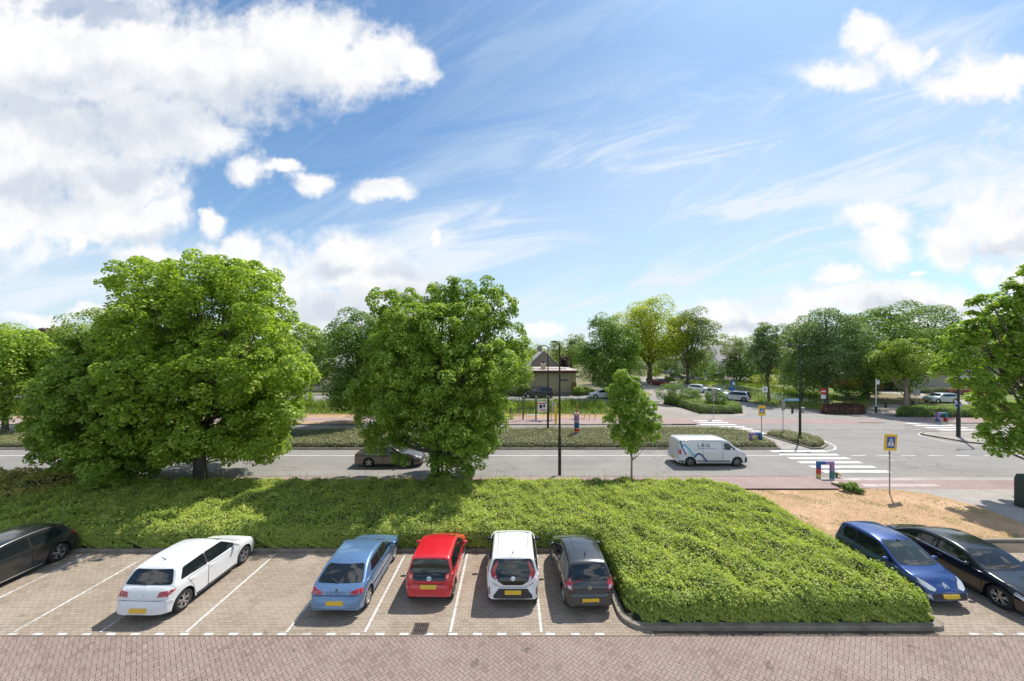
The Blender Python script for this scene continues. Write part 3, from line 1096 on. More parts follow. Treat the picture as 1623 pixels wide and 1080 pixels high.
def badge_parts(kind, s, y0, z0, view, add):
    ring = lambda r, w, sy=1.0: [(y0 + r * sy * math.cos(a), z0 + r * math.sin(a)) for a in np.linspace(0, 2 * math.pi, 17)]
    def loop(r, w, sx=1.0, sz=1.0, dz=0.0):
        return [stroke([(y0 + r * sx * math.cos(a), z0 + dz + r * sz * math.sin(a)) for a in np.linspace(0, 2 * math.pi, 21)], w)]
    k = []
    if kind == 'roundel_w':
        k = loop(.055, .012) + [stroke([(y0 - .04, z0 + .035), (y0 - .015, z0 - .04), (y0, z0 - .005), (y0 + .015, z0 - .04), (y0 + .04, z0 + .035)], .011), stroke([(y0 - .018, z0 + .045), (y0, z0 + .01), (y0 + .018, z0 + .045)], .01)]
    elif kind == 'ovals':
        k = loop(.06, .012, 1.15, .8) + loop(.055, .010, .45, .78) + loop(.035, .010, 1.2, .5, .018)
    elif kind == 'bolt':
        k = loop(.05, .012) + [stroke([(y0 - .075, z0 + .012), (y0 + .02, z0 + .012), (y0 - .02, z0 - .012), (y0 + .075, z0 - .012)], .012)]
    elif kind == 'chevrons':
        k = [stroke([(y0 - .07, z0 - .03 + d), (y0, z0 + .03 + d), (y0 + .07, z0 - .03 + d)], .026) for d in (-.022, .022)]
    elif kind == 'lion':
        k = [[(y0 - .03, z0 - .04), (y0 + .03, z0 - .04), (y0 + .035, z0 + .03), (y0, z0 + .045), (y0 - .035, z0 + .03)]]
    elif kind == 'oval':
        k = [[(y0 + .06 * math.cos(a), z0 + .028 * math.sin(a)) for a in np.linspace(0, 2 * math.pi, 17)[:-1]]]
    elif kind == 'star':
        k = loop(.06, .010) + [stroke([(y0, z0), (y0 + .055 * math.sin(a), z0 + .055 * math.cos(a))], .012) for a in (0, 2.094, 4.189)]
    add('badge', [(view, q, .012) for q in k], CHROME if kind != 'lion' else GLOSSB)


def make_car(name, label, p, body, loc, heading, cat='car', group=None, detail=True):
    """heading: radians, 0 = nose towards +X"""
    t = thing(name, label, cat, loc, heading, group)
    s = CarShape(p)
    V, F, mi = list(s.V), list(s.F), list(s.mi)
    bmats = [body, DARKIN, GAP, PLASTIC]

    def add(nm, items, m_, grid=0.08, parent=t, **kw):
        VV, FF = [], []
        for (view, poly, off) in items:
            r = s.wrap(view, poly, off, grid)
            if r is None: continue
            b = len(VV)
            VV += r[0]; FF += [[b + i for i in f] for f in r[1]]
        if not FF: return None
        return np_mesh(nm, VV, FF, m_, parent, smooth=True, sharp=30)

    def skin(view, poly, off, mid):      # detail that stays inside the body mesh
        r = s.wrap(view, poly, off, 0.1, 0.004)
        if r is None: return
        b = len(V)
        V.extend(r[0]); F.extend([[b + i for i in f] for f in r[1]]); mi.extend([mid] * len(r[1]))

    xr, xf = s.xr, s.xf
    top = lambda x: float(s.top(x)[0]); belt = lambda x: float(s.belt(x)[0])
    X = lambda a: xr + a
    # side glass
    for sd in ('side', 'side-'):
        for poly in p.get('sideglass', []):
            q = round_poly([(X(a), z) for a, z in poly], 0.05)
            if p.get('pillar', True): skin(sd, round_poly([(X(a), z) for a, z in shrink(poly, -0.07)], 0.05), .003, 2 if p.get('blackpillar', True) else 0)
            add('side_window', [(sd, q, .007)], p.get('glass', GLASS))
        for poly in p.get('doors', []):
            q = round_poly([(X(a), z) for a, z in poly], 0.06)
            if detail: skin(sd, stroke(q + q[:1], 0.016), .0022, 2)
            add('door', [(sd, shrink(q, 0.012), .0035)], body, 0.06)
        for (a, z) in p.get('handles', []):
            if detail:
                h = s.bvh.ray_cast(Vector((X(a), 5 if sd == 'side' else -5, z)), Vector((0, -1 if sd == 'side' else 1, 0)))
                if h[0]:
                    sg = 1 if sd == 'side' else -1
                    bo = MB().box((h[0].x, h[0].y + sg * .018, z), (.17, .022, .028)).build('door_handle', [body if p.get('bodyhandle', True) else PLASTIC], t)
                    bevel(bo, .008)
        for mk, poly in p.get('side_extra', []):
            if sd == 'side-' or not p.get('oneside'):
                skin(sd, [(X(a), z) for a, z in poly], .006, mk)
        # sill moulding
        if detail: skin(sd, [(s.axr + s.RA + .05, s.zf + .02), (s.axf - s.RA - .05, s.zf + .02), (s.axf - s.RA - .05, s.zf + .075), (s.axr + s.RA + .05, s.zf + .075)], .004, 3)
    # windscreen, rear window
    for nm, view, key in (('windscreen', 'front', 'ws'), ('rear_window', 'rear', 'rw')):
        if key in p:
            poly = round_poly(p[key], 0.07)
            if detail: skin(view, round_poly(shrink(p[key], -0.035), 0.08), .003, 2)
            g_ = add(nm, [(view, poly, .007)], p.get('wsglass', GLASS) if key == 'ws' else p.get('glass', GLASS), 0.06)
            if detail and key == 'ws':
                z0 = min(q[1] for q in p[key]) + .03
                add('wiper', [('front', stroke([(-.55, z0), (.0, z0 + .035)], .02), .02), ('front', stroke([(.05, z0), (.55, z0 + .03)], .02), .02)], PLASTIC)
            if detail and key == 'rw' and p.get('wiper', True):
                z0 = min(q[1] for q in p[key]) + .03
                add('wiper', [('rear', stroke([(.03, z0 - .03), (.30, z0 + .05)], .018), .018)], PLASTIC)
    for nm, view, poly, m_, off in p.get('extra', []):
        if view in ('front2', 'rear2', 'front1', 'rear1'):
            v = view[:-1]
            for sg in ((1, -1) if view[-1] == '2' else (1,)):
                add(nm, [(v, [(a * sg, b) for a, b in poly], off)], body if m_ is None else m_)
        elif view == 'top':
            add(nm, [('top', [(X(a), b) for a, b in poly], off)], body if m_ is None else m_)
        elif view == 'side2':
            for sd in ('side', 'side-'):
                add(nm, [(sd, [(X(a), b) for a, b in poly], off)], body if m_ is None else m_)
    # hatch / bonnet outlines
    for view, pts in p.get('gaps', []):
        if detail:
            q = [(X(a), b) for a, b in pts] if view in ('top', 'side', 'side-') else pts
            skin(view, stroke(q, 0.014), .0025, 2)
    if 'plate_r' in p:
        y, z = p['plate_r']
        add('number_plate', [('rear', [(y - .26, z - .055), (y + .26, z - .055), (y + .26, z + .055), (y - .26, z + .055)], .036)], PLATE)
    if 'plate_f' in p:
        y, z = p['plate_f']
        add('number_plate', [('front', [(y - .26, z - .055), (y + .26, z - .055), (y + .26, z + .055), (y - .26, z + .055)], .036)], PLATE)
    if 'badge' in p and detail:
        kd, view, y, z = p['badge']
        badge_parts(kd, s, y, z, view, add)
    # mirrors
    ma, mz = p.get('mirror', (p['L'] - 1.35, belt(xf - 1.35) + .06))
    for sg in (1, -1):
        yy = s.wside(X(ma), mz, belt(X(ma)))
        m = MB()
        m.lathe([(0.02, -.10), (.075, -.085), (.095, 0), (.09, .07), (.05, .095), (.004, .10)], n=12, axis='y')
        o = m.build('mirror', [p.get('mirrormat', body)], t, smooth=True)
        o.scale = (0.62, 1.0, 0.72)
        o.location = (X(ma), (yy + .12) * sg, mz + .05)
        if detail:
            m = MB().box((0, 0, 0), (.05, .12, .04)).build('mirror_arm', [PLASTIC], o)
            m.location = (0, -.10 * sg, -.05)
    if p.get('antenna') and detail:
        a, y, h = p['antenna']
        z = top(X(a))
        m = MB().tube([(0, 0, -.02), (-.03, 0, .03), (-h * .9, 0, h)], [.03, .014, .006], 8)
        o = m.build('antenna', [PLASTIC], t, smooth=True); o.location = (X(a), y, z)
    # body
    bo = np_mesh('body', V, F, bmats, t, mi, smooth=True, sharp=34)
    # wheels
    ww = p.get('ww', .195)
    for ax in (s.axf, s.axr):
        for sg in (1, -1):
            yo = s.wside(ax, s.R, belt(ax)) - ww / 2 - .015
            make_wheel(t, ax, yo * sg, s.R, ww, p.get('rim', ALLOY), p.get('spokes', 5), sg, detail, p.get('steer', 0) if ax == s.axf else 0)
    return t


def hatch(L, W, H, wb, fo, wr, rear='steep', **kw):
    """generic supermini outline scaled from proportions; lengths measured from the rear bumper"""
    d = dict(L=L, W=W, wb=wb, fo=fo, wr=wr)
    h = H
    hb = kw.get('hb', 0.62 * H + .0)       # belt
    cowl = L - kw.get('cowl', 1.02)
    wst = cowl - kw.get('wsrun', 0.72)
    if rear == 'steep':
        rb = [(0, .42), (.015, .56), (.05, .62), (.09, .80), (.14, hb + .0), (.18, hb + .04)]
        rt = kw.get('rt', .42)
        rz = H - .07
    else:
        rb = [(0, .42), (.02, .56), (.07, .63), (.12, .80), (.19, hb - .02), (.25, hb + .02)]
        rt = kw.get('rt', .75)
        rz = H - .09
    mid = (wst + rt) / 2
    d['top'] = rb + [(rt, rz), (rt + .12, rz + .035), (mid - .1, H), (mid + .25, H - .005), (wst - .12, H - .045), (wst, H - .075), (cowl, hb + .04), (cowl + .12, hb + .0),
                     (cowl + (L - cowl) * .55, hb - .08), (L - .22, hb - .20), (L - .08, hb - .32), (L - .02, .46), (L, .38)]
    d['belt'] = [(0, hb - .10), (.2, hb + .01), (L * .45, hb - .01), (cowl, hb - .06), (L - .3, hb - .22), (L, .40)]
    d['hb'] = hb; d['cowl_x'] = cowl; d['wst'] = wst; d['rt'] = rt; d['H'] = H
    hw = W / 2
    tum = kw.get('tumble', .36)
    yt = hw * .96 - (H - hb - .1) * tum - .10; yb = hw * .93 - .09
    d['rw'] = [(-yb, hb + .05), (yb, hb + .05), (yt, rz - .055), (-yt, rz - .055)]
    d['ws'] = [(-yb - .0, hb + .055), (yb + .0, hb + .055), (yt + .02, H - .10), (-yt - .02, H - .10)]
    d.update({k: v for k, v in kw.items() if k not in ('hb', 'cowl', 'wsrun', 'rt')})
    return d


def side_windows(d, doors=5, c_lean=.30, gap=.07):
    """side glass outlines and door outlines from the key stations"""
    H, hb, cowl, wst, rt, L = d['H'], d['hb'], d['cowl_x'], d['wst'], d['rt'], d['L']
    zt = H - .165; zb0 = hb + .035; zb1 = hb - .005
    a0 = rt - .02 + .12; a1 = wst + .02       # top corners
    b0 = rt - .02 - c_lean * .35 + .12; b1 = cowl - .22     # bottom corners
    m = a0 + (a1 - a0) * (.52 if doors == 5 else .40)
    q = a0 + (a1 - a0) * .06
    d['sideglass'] = [[(b0, zb0 + .03), (m - gap / 2, zb0), (m - gap / 2, zt), (a0 + .06, zt - .03)],
                      [(m + gap / 2, zb0), (b1, zb1 + .02), (a1 - .05, zt), (m + gap / 2, zt)]]
    zs = .26
    axf = L - d['fo']; axr = axf - d['wb']; ra = d['wr'] + .055
    rear_end = axr + .10 if doors == 5 else None
    dr = []
    if doors == 5:
        dr.append([(axr + ra + .04, zs), (m - .005, zs), (m - .005, hb - .01), (axr + .08, hb - .0), (axr + ra - .06, .60)])
    dr.append([(m + .01 if doors == 5 else m, zs), (axf - ra - .04, zs), (cowl - .10, hb - .09), (m + .01 if doors == 5 else m, hb - .02)])
    d['doors'] = dr
    d['handles'] = ([(m - .20, hb - .11)] if False else []) + ([(axr + .26, hb - .10)] if doors == 5 else []) + [(m + .16, hb - .10)]
    return d
P_WHITE = paint('paint_white', (0.72, 0.73, 0.74), 0.0, 0.3)
P_PEARL = paint('paint_pearl', (0.74, 0.74, 0.75), 0.0, 0.3)
P_RED = paint('paint_red', (0.56, 0.012, 0.025), 0.0, 0.3)
P_LBLUE = paint('paint_light_blue', (0.13, 0.24, 0.42), 0.45, 0.35)
P_GREY = paint('paint_dark_grey', (0.035, 0.036, 0.038), 0.4, 0.3)
P_ANTH = paint('paint_anthracite', (0.05, 0.052, 0.056), 0.5, 0.3)
P_BLUE = paint('paint_deep_blue', (0.012, 0.05, 0.20), 0.35, 0.28)
P_BLACK = paint('paint_black', (0.008, 0.009, 0.013), 0.2, 0.25)
P_TAUPE = paint('paint_taupe', (0.13, 0.105, 0.09), 0.5, 0.3)
P_SILVER = paint('paint_silver', (0.36, 0.38, 0.40), 0.6, 0.3)
P_PALEB = paint('paint_pale_silver', (0.50, 0.55, 0.60), 0.4, 0.3)
P_DRED = paint('paint_dark_red', (0.16, 0.012, 0.014), 0.2, 0.3)
P_VAN = paint('paint_van_white', (0.62, 0.64, 0.66), 0.0, 0.35)

NORTH, SOUTH, EAST, WEST = math.pi / 2, -math.pi / 2, 0.0, math.pi
GRP = 'cars parked nose-in along the hedge'

# white supermini, rear quarter towards the camera
d = side_windows(hatch(3.98, 1.74, 1.50, 2.55, .80, .32, rear='slope', hb=.96, rt=.56, cowl=1.0, wsrun=.74, Rr=.62, inr=.30, rim=ALLOY, spokes=5, antenna=(.85, 0, .16)))
d['plate_r'] = (0, .42)
d['badge'] = ('roundel_w', 'rear', 0, .80)
d['extra'] = [('tail_light', 'rear2', [(.46, .735), (.74, .76), (.865, .86), (.80, .90), (.50, .87)], REDL, .012),
              ('tail_light', 'side2', [(.03, .76), (.10, .74), (.34, .88), (.12, .90)], REDL, .012),
              ('rear_bumper', 'rear1', [(-.80, .30), (.80, .30), (.84, .42), (.80, .64), (-.80, .64), (-.84, .42)], None, .016),
              ('bumper_strip', 'rear1', [(-.62, .25), (.62, .25), (.60, .30), (-.60, .30)], PLASTIC, .02),
              ('tailgate', 'rear1', [(-.70, .655), (.70, .655), (.66, .72), (.42, .73), (.46, .90), (.60, .95), (-.60, .95), (-.46, .90), (-.42, .73), (-.66, .72)], None, .005),
              ('headlight', 'front2', [(.42, .62), (.80, .68), (.84, .76), (.50, .70)], WHITEL, .01)]
d['gaps'] = [('top', [(3.15, -.70), (3.18, .70)]), ('rear', [(-.70, .645), (0, .64), (.70, .645)]), ('rear', [(-.62, .33), (-.5, .36), (.5, .36), (.62, .33)])]
make_car('parked_car', 'white hatchback with red tail lights parked alone near the left', d, P_WHITE, (-11.18, 13.10, 0), NORTH - .02, group=GRP)

# light blue older hatchback
d = side_windows(hatch(4.02, 1.69, 1.39, 2.58, .80, .30, rear='slope', hb=.89, rt=.92, cowl=1.05, wsrun=.72, rim=ALLOY, spokes=7))
d['side_extra'] = [(3, [(.75, .50), (3.05, .48), (3.05, .54), (.75, .56)])]
d['plate_r'] = (0, .50)
d['badge'] = ('lion', 'rear', 0, .80)
d['extra'] = [('tail_light', 'rear2', [(.44, .70), (.80, .72), (.84, .88), (.46, .79)], REDL, .012),
              ('tail_light', 'side2', [(.06, .72), (.22, .73), (.26, .85), (.12, .86)], REDL, .012),
              ('rear_bumper', 'rear1', [(-.78, .28), (.78, .28), (.82, .42), (.80, .66), (-.80, .66), (-.82, .42)], None, .02),
              ('tailgate', 'rear1', [(-.44, .69), (.44, .69), (.62, .90), (-.62, .90)], None, .006)]
d['gaps'] = [('top', [(3.05, -.68), (3.08, .68)]), ('rear', [(-.66, .675), (.66, .675)]), ('rear', [(-.60, .40), (.60, .40)]), ('rear', [(-.44, .68), (-.60, .89)]), ('rear', [(.44, .68), (.60, .89)])]
blue = make_car('parked_car', 'light blue older hatchback between the white car and the red car', d, P_LBLUE, (-5.40, 13.30, 0), NORTH - .01, group=GRP)

# red city car with black glass tailgate
d = side_windows(hatch(3.41, 1.615, 1.46, 2.34, .60, .29, hb=.90, rt=.33, cowl=.80, wsrun=.80, rim=ALLOY_D, spokes=5, tumble=.30))
d['plate_r'] = (0, .60)
d['badge'] = ('ovals', 'rear', 0, .82)
d['extra'] = [('tailgate', 'rear1', [(-.52, .76), (.52, .76), (.60, .86), (.60, .965), (-.60, .965), (-.60, .86)], GLOSSB, .009),
              ('tail_light', 'rear2', [(.50, .78), (.66, .80), (.72, .90), (.66, .98), (.53, .93)], REDL, .02),
              ('tail_light', 'rear2', [(.55, .83), (.63, .84), (.64, .91), (.57, .90)], AMBER, .028),
              ('tail_light', 'side2', [(.10, .80), (.17, .80), (.22, .92), (.16, .96)], REDL, .012),
              ('rear_bumper', 'rear1', [(-.72, .26), (.72, .26), (.76, .40), (.74, .62), (.40, .66), (-.40, .66), (-.74, .62), (-.76, .40)], None, .02)]
d['gaps'] = [('top', [(2.65, -.62), (2.68, .62)]), ('rear', [(-.50, .74), (-.46, .67), (.46, .67), (.50, .74)]), ('rear', [(-.56, .36), (.56, .36)])]
make_car('parked_car', 'red city car with a black glass tailgate', d, P_RED, (-2.66, 13.60, 0), NORTH - .02, group=GRP)

# white small crossover with tall slanted lamps
d = side_windows(hatch(3.70, 1.74, 1.53, 2.43, .72, .335, hb=.96, rt=.36, cowl=.86, wsrun=.82, rim=GLOSSB, spokes=5, tumble=.30, antenna=(.55, 0, .14), floor=.22))
d['plate_r'] = (0, .53)
d['badge'] = ('ovals', 'rear', 0, .90)
d['extra'] = [('tailgate', 'rear1', [(-.30, .72), (.30, .72), (.54, .86), (.60, .96), (.60, 1.02), (-.60, 1.02), (-.60, .96), (-.54, .86)], GLOSSB, .009),
              ('tail_light', 'rear2', [(.55, .84), (.70, .96), (.70, 1.10), (.52, 1.36), (.47, 1.36), (.57, 1.06), (.50, .93)], REDL, .022),
              ('tail_light', 'rear2', [(.50, .86), (.56, .83), (.60, .93), (.55, .97)], WHITEL, .028),
              ('rear_bumper', 'rear1', [(-.46, .62), (.46, .62), (.62, .44), (.62, .36), (-.62, .36), (-.62, .44)], PLASTIC, .014),
              ('reflector', 'rear2', [(.735, .46), (.765, .46), (.775, .66), (.745, .66)], REDD, .02)]
d['gaps'] = [('top', [(.45, -.50), (2.05, -.53)]), ('top', [(.45, .50), (2.05, .53)]), ('rear', [(-.66, .78), (-.40, .66), (.40, .66), (.66, .78)]), ('top', [(2.85, -.66), (2.88, .66)])]
d['mirrormat'] = GLOSSB
make_car('parked_car', 'white city car with tall slanted red tail lights', d, P_PEARL, (.03, 13.60, 0), NORTH, group=GRP)

# dark grey city car
d = side_windows(hatch(3.68, 1.60, 1.48, 2.385, .68, .295, hb=.93, rt=.44, cowl=.86, wsrun=.78, rim=ALLOY, spokes=6, tumble=.31, antenna=(.80, 0, .20)))
d['plate_r'] = (0, .47)
d['badge'] = ('bolt', 'rear', 0, .80)
d['extra'] = [('tail_light', 'rear2', [(.54, .72), (.70, .78), (.76, .96), (.70, 1.04), (.58, .98)], REDL, .022),
              ('tail_light', 'rear2', [(.59, .76), (.67, .80), (.69, .87), (.60, .86)], WHITEL, .030),
              ('tail_light', 'side2', [(.10, .80), (.16, .78), (.30, .98), (.17, 1.00)], REDL, .014),
              ('rear_bumper', 'rear1', [(-.72, .26), (.72, .26), (.76, .42), (.74, .64), (-.74, .64), (-.76, .42)], None, .02),
              ('tailgate', 'rear1', [(-.52, .655), (.52, .655), (.60, .95), (-.60, .95)], None, .007)]
d['gaps'] = [('rear', [(-.58, .66), (.58, .66)]), ('rear', [(-.50, .34), (.50, .34)]), ('top', [(.60, -.48), (1.90, -.55)]), ('top', [(.60, .48), (1.90, .55)]), ('top', [(2.80, -.62), (2.83, .62)])]
make_car('parked_car', 'dark grey city car nearest the big shrub bed', d, P_ANTH, (2.37, 13.32, 0), NORTH + .04, group=GRP)

# dark hatchback at the far left, nose to the street
d = side_windows(hatch(4.34, 1.82, 1.50, 2.70, .86, .335, rear='slope', hb=.95, rt=.62, cowl=1.12, wsrun=.80, rim=ALLOY, spokes=5))
d['plate_r'] = (0, .55)
d['extra'] = [('tail_light', 'rear2', [(.40, .80), (.80, .84), (.84, .96), (.50, .92)], REDL, .012),
              ('tail_light', 'side2', [(.08, .82), (.20, .82), (.42, .96), (.15, .98)], REDL, .014),
              ('headlight', 'front2', [(.46, .64), (.80, .70), (.84, .78), (.54, .72)], WHITEL, .01),
              ('headlight', 'side2', [(4.02, .66), (4.24, .62), (4.20, .70), (3.98, .76)], WHITEL, .012),
              ('sill_strip', 'side2', [(1.3, .20), (3.2, .20), (3.2, .24), (1.3, .24)], ALLOY, .012)]
d['gaps'] = [('top', [(3.35, -.70), (3.38, .70)])]
make_car('parked_car', 'dark grey hatchback cut by the left edge of the photo, nose to the street', d, P_GREY, (-18.5, 13.02, 0), SOUTH, group=GRP)

# deep blue rounded city car, nose to the camera
d = side_windows(hatch(3.43, 1.63, 1.47, 2.34, .62, .29, hb=.89, rt=.36, cowl=.80, wsrun=.86, rim=ALLOY_D, spokes=5, tumble=.30), doors=3)
d['wsglass'] = GLASS_L
d['plate_f'] = (0, .42)
d['badge'] = ('chevrons', 'front', 0, .66)
d['extra'] = [('headlight', 'front2', [(.36, .60), (.46, .545), (.60, .58), (.74, .72), (.76, .80), (.68, .80), (.48, .70)], WHITEL, .016),
              ('grille', 'front1', [(-.52, .34), (.52, .34), (.56, .42), (.50, .50), (-.50, .50), (-.56, .42)], PLASTIC, .010),
              ('front_bumper', 'front2', [(.56, .34), (.70, .36), (.74, .44), (.58, .46)], WHITEL, .014),
              ('antenna', 'top', [(1.80, -.02), (1.86, -.02), (1.86, .02), (1.80, .02)], PLASTIC, .05)]
d['gaps'] = [('top', [(2.66, -.66), (3.00, -.60), (3.28, -.38)]), ('top', [(2.66, .66), (3.00, .60), (3.28, .38)])]
d['mirror'] = (2.22, .92)
make_car('parked_car', 'deep blue city car facing the street right of the shrub bed', d, P_BLUE, (13.88, 13.42, 0), SOUTH + .02, group='cars parked nose-out on the right')

# long black coupe saloon on the right edge
d = dict(L=4.64, W=1.80, wb=2.70, fo=.90, wr=.335, floor=.16, H=1.43, hb=.92, cowl_x=3.42, wst=2.70, rt=1.02, tumble=.42)
d['top'] = [(0, .45), (.02, .70), (.06, .88), (.12, .95), (.45, 1.00), (1.02, 1.28), (1.4, 1.40), (1.9, 1.43), (2.3, 1.41), (2.70, 1.33), (3.42, .98), (3.55, .95), (4.05, .86), (4.42, .72), (4.56, .58), (4.62, .46), (4.64, .38)]
d['belt'] = [(0, .84), (.3, .93), (2.0, .91), (3.4, .87), (4.2, .70), (4.64, .42)]
d['sideglass'] = [[(.98, 1.0), (1.95, .955), (1.95, 1.27), (1.40, 1.235)], [(2.02, .955), (3.12, .925), (2.62, 1.235), (2.02, 1.27)]]
d['doors'] = [[(1.32, .28), (1.98, .28), (1.98, .92), (1.02, .93), (1.15, .62)], [(2.0, .28), (3.30, .28), (3.34, .86), (2.0, .92)]]
d['handles'] = [(1.20, .84), (2.16, .84)]
d['ws'] = [(-.76, .985), (.76, .985), (.60, 1.31), (-.60, 1.31)]
d['rw'] = [(-.66, 1.04), (.66, 1.04), (.54, 1.27), (-.54, 1.27)]
d['wsglass'] = GLASS
d['rim'] = ALLOY
d['spokes'] = 5
d['plate_f'] = (0, .40)
d['badge'] = ('star', 'front', 0, .60)
d['extra'] = [('headlight', 'front2', [(.44, .58), (.74, .60), (.82, .72), (.60, .70)], WHITEL, .012), ('headlight', 'side2', [(4.10, .66), (4.40, .56), (4.36, .66), (4.12, .74)], WHITEL, .012),
              ('grille', 'front1', [(-.38, .50), (.38, .50), (.34, .68), (-.34, .68)], GLOSSB, .01),
              ('trim_strip', 'side2', [(.98, .985), (3.10, .912), (3.10, .925), (.98, 1.0)], CHROME, .012)]
d['gaps'] = [('top', [(1.55, -.50), (2.55, -.52)]), ('top', [(1.55, .50), (2.55, .52)]), ('top', [(3.45, -.70), (4.3, -.60)]), ('top', [(3.45, .70), (4.3, .60)])]
d['mirror'] = (2.98, .93)
make_car('parked_car', 'long black saloon beside the deep blue car, cut by the right edge', d, P_BLACK, (16.42, 13.25, 0), SOUTH + .005, group='cars parked nose-out on the right')
# ------------------------------------------------------------------ hedges, beds, trees
def in_poly(px, py, poly):
    inside = np.zeros(len(px), bool)
    n = len(poly)
    for i in range(n):
        x0, y0 = poly[i]; x1, y1 = poly[(i + 1) % n]
        c = ((y0 > py) != (y1 > py)) & (px < (x1 - x0) * (py - y0) / ((y1 - y0) + 1e-12) + x0)
        inside ^= c
    return inside


def edge_dist(px, py, poly):
    d = np.full(len(px), 1e9)
    n = len(poly)
    for i in range(n):
        x0, y0 = poly[i]; x1, y1 = poly[(i + 1) % n]
        ex, ey = x1 - x0, y1 - y0
        t = np.clip(((px - x0) * ex + (py - y0) * ey) / (ex * ex + ey * ey + 1e-12), 0, 1)
        d = np.minimum(d, np.hypot(px - x0 - t * ex, py - y0 - t * ey))
    return d


class Bumps:
    """cheap smooth 2D noise made of random waves"""
    def __init__(s, rng, scale, n=14):
        a = rng.uniform(0, 2 * np.pi, n); k = rng.uniform(.5, 1.6, n) * 2 * np.pi / scale
        s.kx, s.ky, s.ph = k * np.cos(a), k * np.sin(a), rng.uniform(0, 6.28, n)

    def __call__(s, x, y):
        return np.sin(x[:, None] * s.kx + y[:, None] * s.ky + s.ph).sum(1) / math.sqrt(len(s.kx))


def hedge(name, label, cat, poly, h, leafm, size=.08, dens=420, round_=.35, bump=.07, seed=1, group=None, core=None, sprigs=.0, side_dens=1.0, lump=1.3, up=.6, kind=None, z0=0.0):
    rng = np.random.default_rng(seed)
    xs = [p[0] for p in poly]; ys = [p[1] for p in poly]
    area_box = (max(xs) - min(xs)) * (max(ys) - min(ys))
    B1, B2 = Bumps(rng, lump), Bumps(rng, lump * .33)

    def zprof(x, y):
        d = edge_dist(x, y, poly)
        t = np.clip(d / round_, 0, 1)
        lo = .30 if round_ <= .5 else .46
        hh = h * (lo + (1 - lo) * np.sqrt(1 - (1 - t) ** 2))
        return hh + (B1(x, y) * bump + B2(x, y) * bump * .45) * np.clip(t + .2, 0, 1), t
    n = int(area_box * dens)
    x = rng.uniform(min(xs), max(xs), n); y = rng.uniform(min(ys), max(ys), n)
    k = in_poly(x, y, poly)
    x, y = x[k], y[k]
    if round_ > .5:                      # the sloping shoulder needs more leaves per square metre of plan
        nr = edge_dist(x, y, poly) < .30
        ex = np.repeat(x[nr], 3) + rng.normal(0, .04, nr.sum() * 3); ey = np.repeat(y[nr], 3) + rng.normal(0, .04, nr.sum() * 3)
        ok = in_poly(ex, ey, poly)
        x = np.concatenate([x, ex[ok]]); y = np.concatenate([y, ey[ok]])
    z, t = zprof(x, y)
    e = .06
    zx = (zprof(x + e, y)[0] - z) / e; zy = (zprof(x, y + e)[0] - z) / e
    Nn = np.stack([-zx, -zy, np.full(len(x), 1.0)], 1)
    Nn /= np.linalg.norm(Nn, axis=1, keepdims=True)
    depth = rng.exponential(.03, len(x)) - .03
    Pt = np.stack([x, y, z - depth], 1)
    # sides
    per = []
    m = len(poly)
    for i in range(m):
        a = np.array(poly[i]); b = np.array(poly[(i + 1) % m])
        L = np.hypot(*(b - a))
        q = int(L * h * dens * 1.5 * side_dens)
        if q == 0: continue
        tt = rng.uniform(0, 1, q)
        zz = rng.uniform(0.0, h * (.9 if round_ <= .5 else .60), q)
        pin = (a + (b - a) * tt[:, None])
        nn = np.array([(b - a)[1], -(b - a)[0]]) / (L + 1e-9)
        mid = (a + b) / 2 + nn * .02
        if in_poly(np.array([mid[0]]), np.array([mid[1]]), poly)[0]: nn = -nn
        off = (-.10 if round_ <= .5 else -.12) * (zz / h) ** 2 + B2(pin[:, 0] + zz * 2, pin[:, 1]) * .05 - rng.exponential(.03, q)
        pp = np.stack([pin[:, 0] + nn[0] * off, pin[:, 1] + nn[1] * off, zz], 1)
        N2 = np.tile([nn[0], nn[1], .45], (q, 1))
        Pt = np.concatenate([Pt, pp]); Nn = np.concatenate([Nn, N2])
    if sprigs > 0:
        q = int(area_box * sprigs)
        sx = rng.uniform(min(xs), max(xs), q); sy = rng.uniform(min(ys), max(ys), q)
        k = in_poly(sx, sy, poly); sx, sy = sx[k], sy[k]
        sz, st = zprof(sx, sy)
        for j in range(7):
            f = j / 6
            ox = rng.normal(0, .02 + .03 * f, len(sx)); oy = rng.normal(0, .02 + .03 * f, len(sx))
            Pt = np.concatenate([Pt, np.stack([sx + ox, sy + oy, sz + f * rng.uniform(.06, .17, len(sx))], 1)])
            Nn = np.concatenate([Nn, np.stack([ox * 20, oy * 20, np.full(len(sx), .8)], 1)])
    V, F, r = leaf_quads(Pt, Nn + np.array([.15, .15, .3]), size, rng, spread=.38)
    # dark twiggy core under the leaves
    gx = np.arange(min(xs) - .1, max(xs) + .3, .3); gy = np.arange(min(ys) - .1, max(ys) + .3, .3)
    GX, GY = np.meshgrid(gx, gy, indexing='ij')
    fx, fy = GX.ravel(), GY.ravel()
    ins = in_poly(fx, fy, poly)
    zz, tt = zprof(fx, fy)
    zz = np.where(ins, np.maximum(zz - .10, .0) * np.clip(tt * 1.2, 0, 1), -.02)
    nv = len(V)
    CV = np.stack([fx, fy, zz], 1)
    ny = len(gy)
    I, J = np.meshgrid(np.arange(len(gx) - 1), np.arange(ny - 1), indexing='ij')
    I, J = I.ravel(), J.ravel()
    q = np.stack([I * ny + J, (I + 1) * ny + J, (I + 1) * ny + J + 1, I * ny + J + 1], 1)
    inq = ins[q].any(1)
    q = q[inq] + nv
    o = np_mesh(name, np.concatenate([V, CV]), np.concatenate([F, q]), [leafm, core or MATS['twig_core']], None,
                np.concatenate([np.zeros(len(F)), np.ones(len(q))]), attr=np.concatenate([r, np.full(len(q), .3)]))
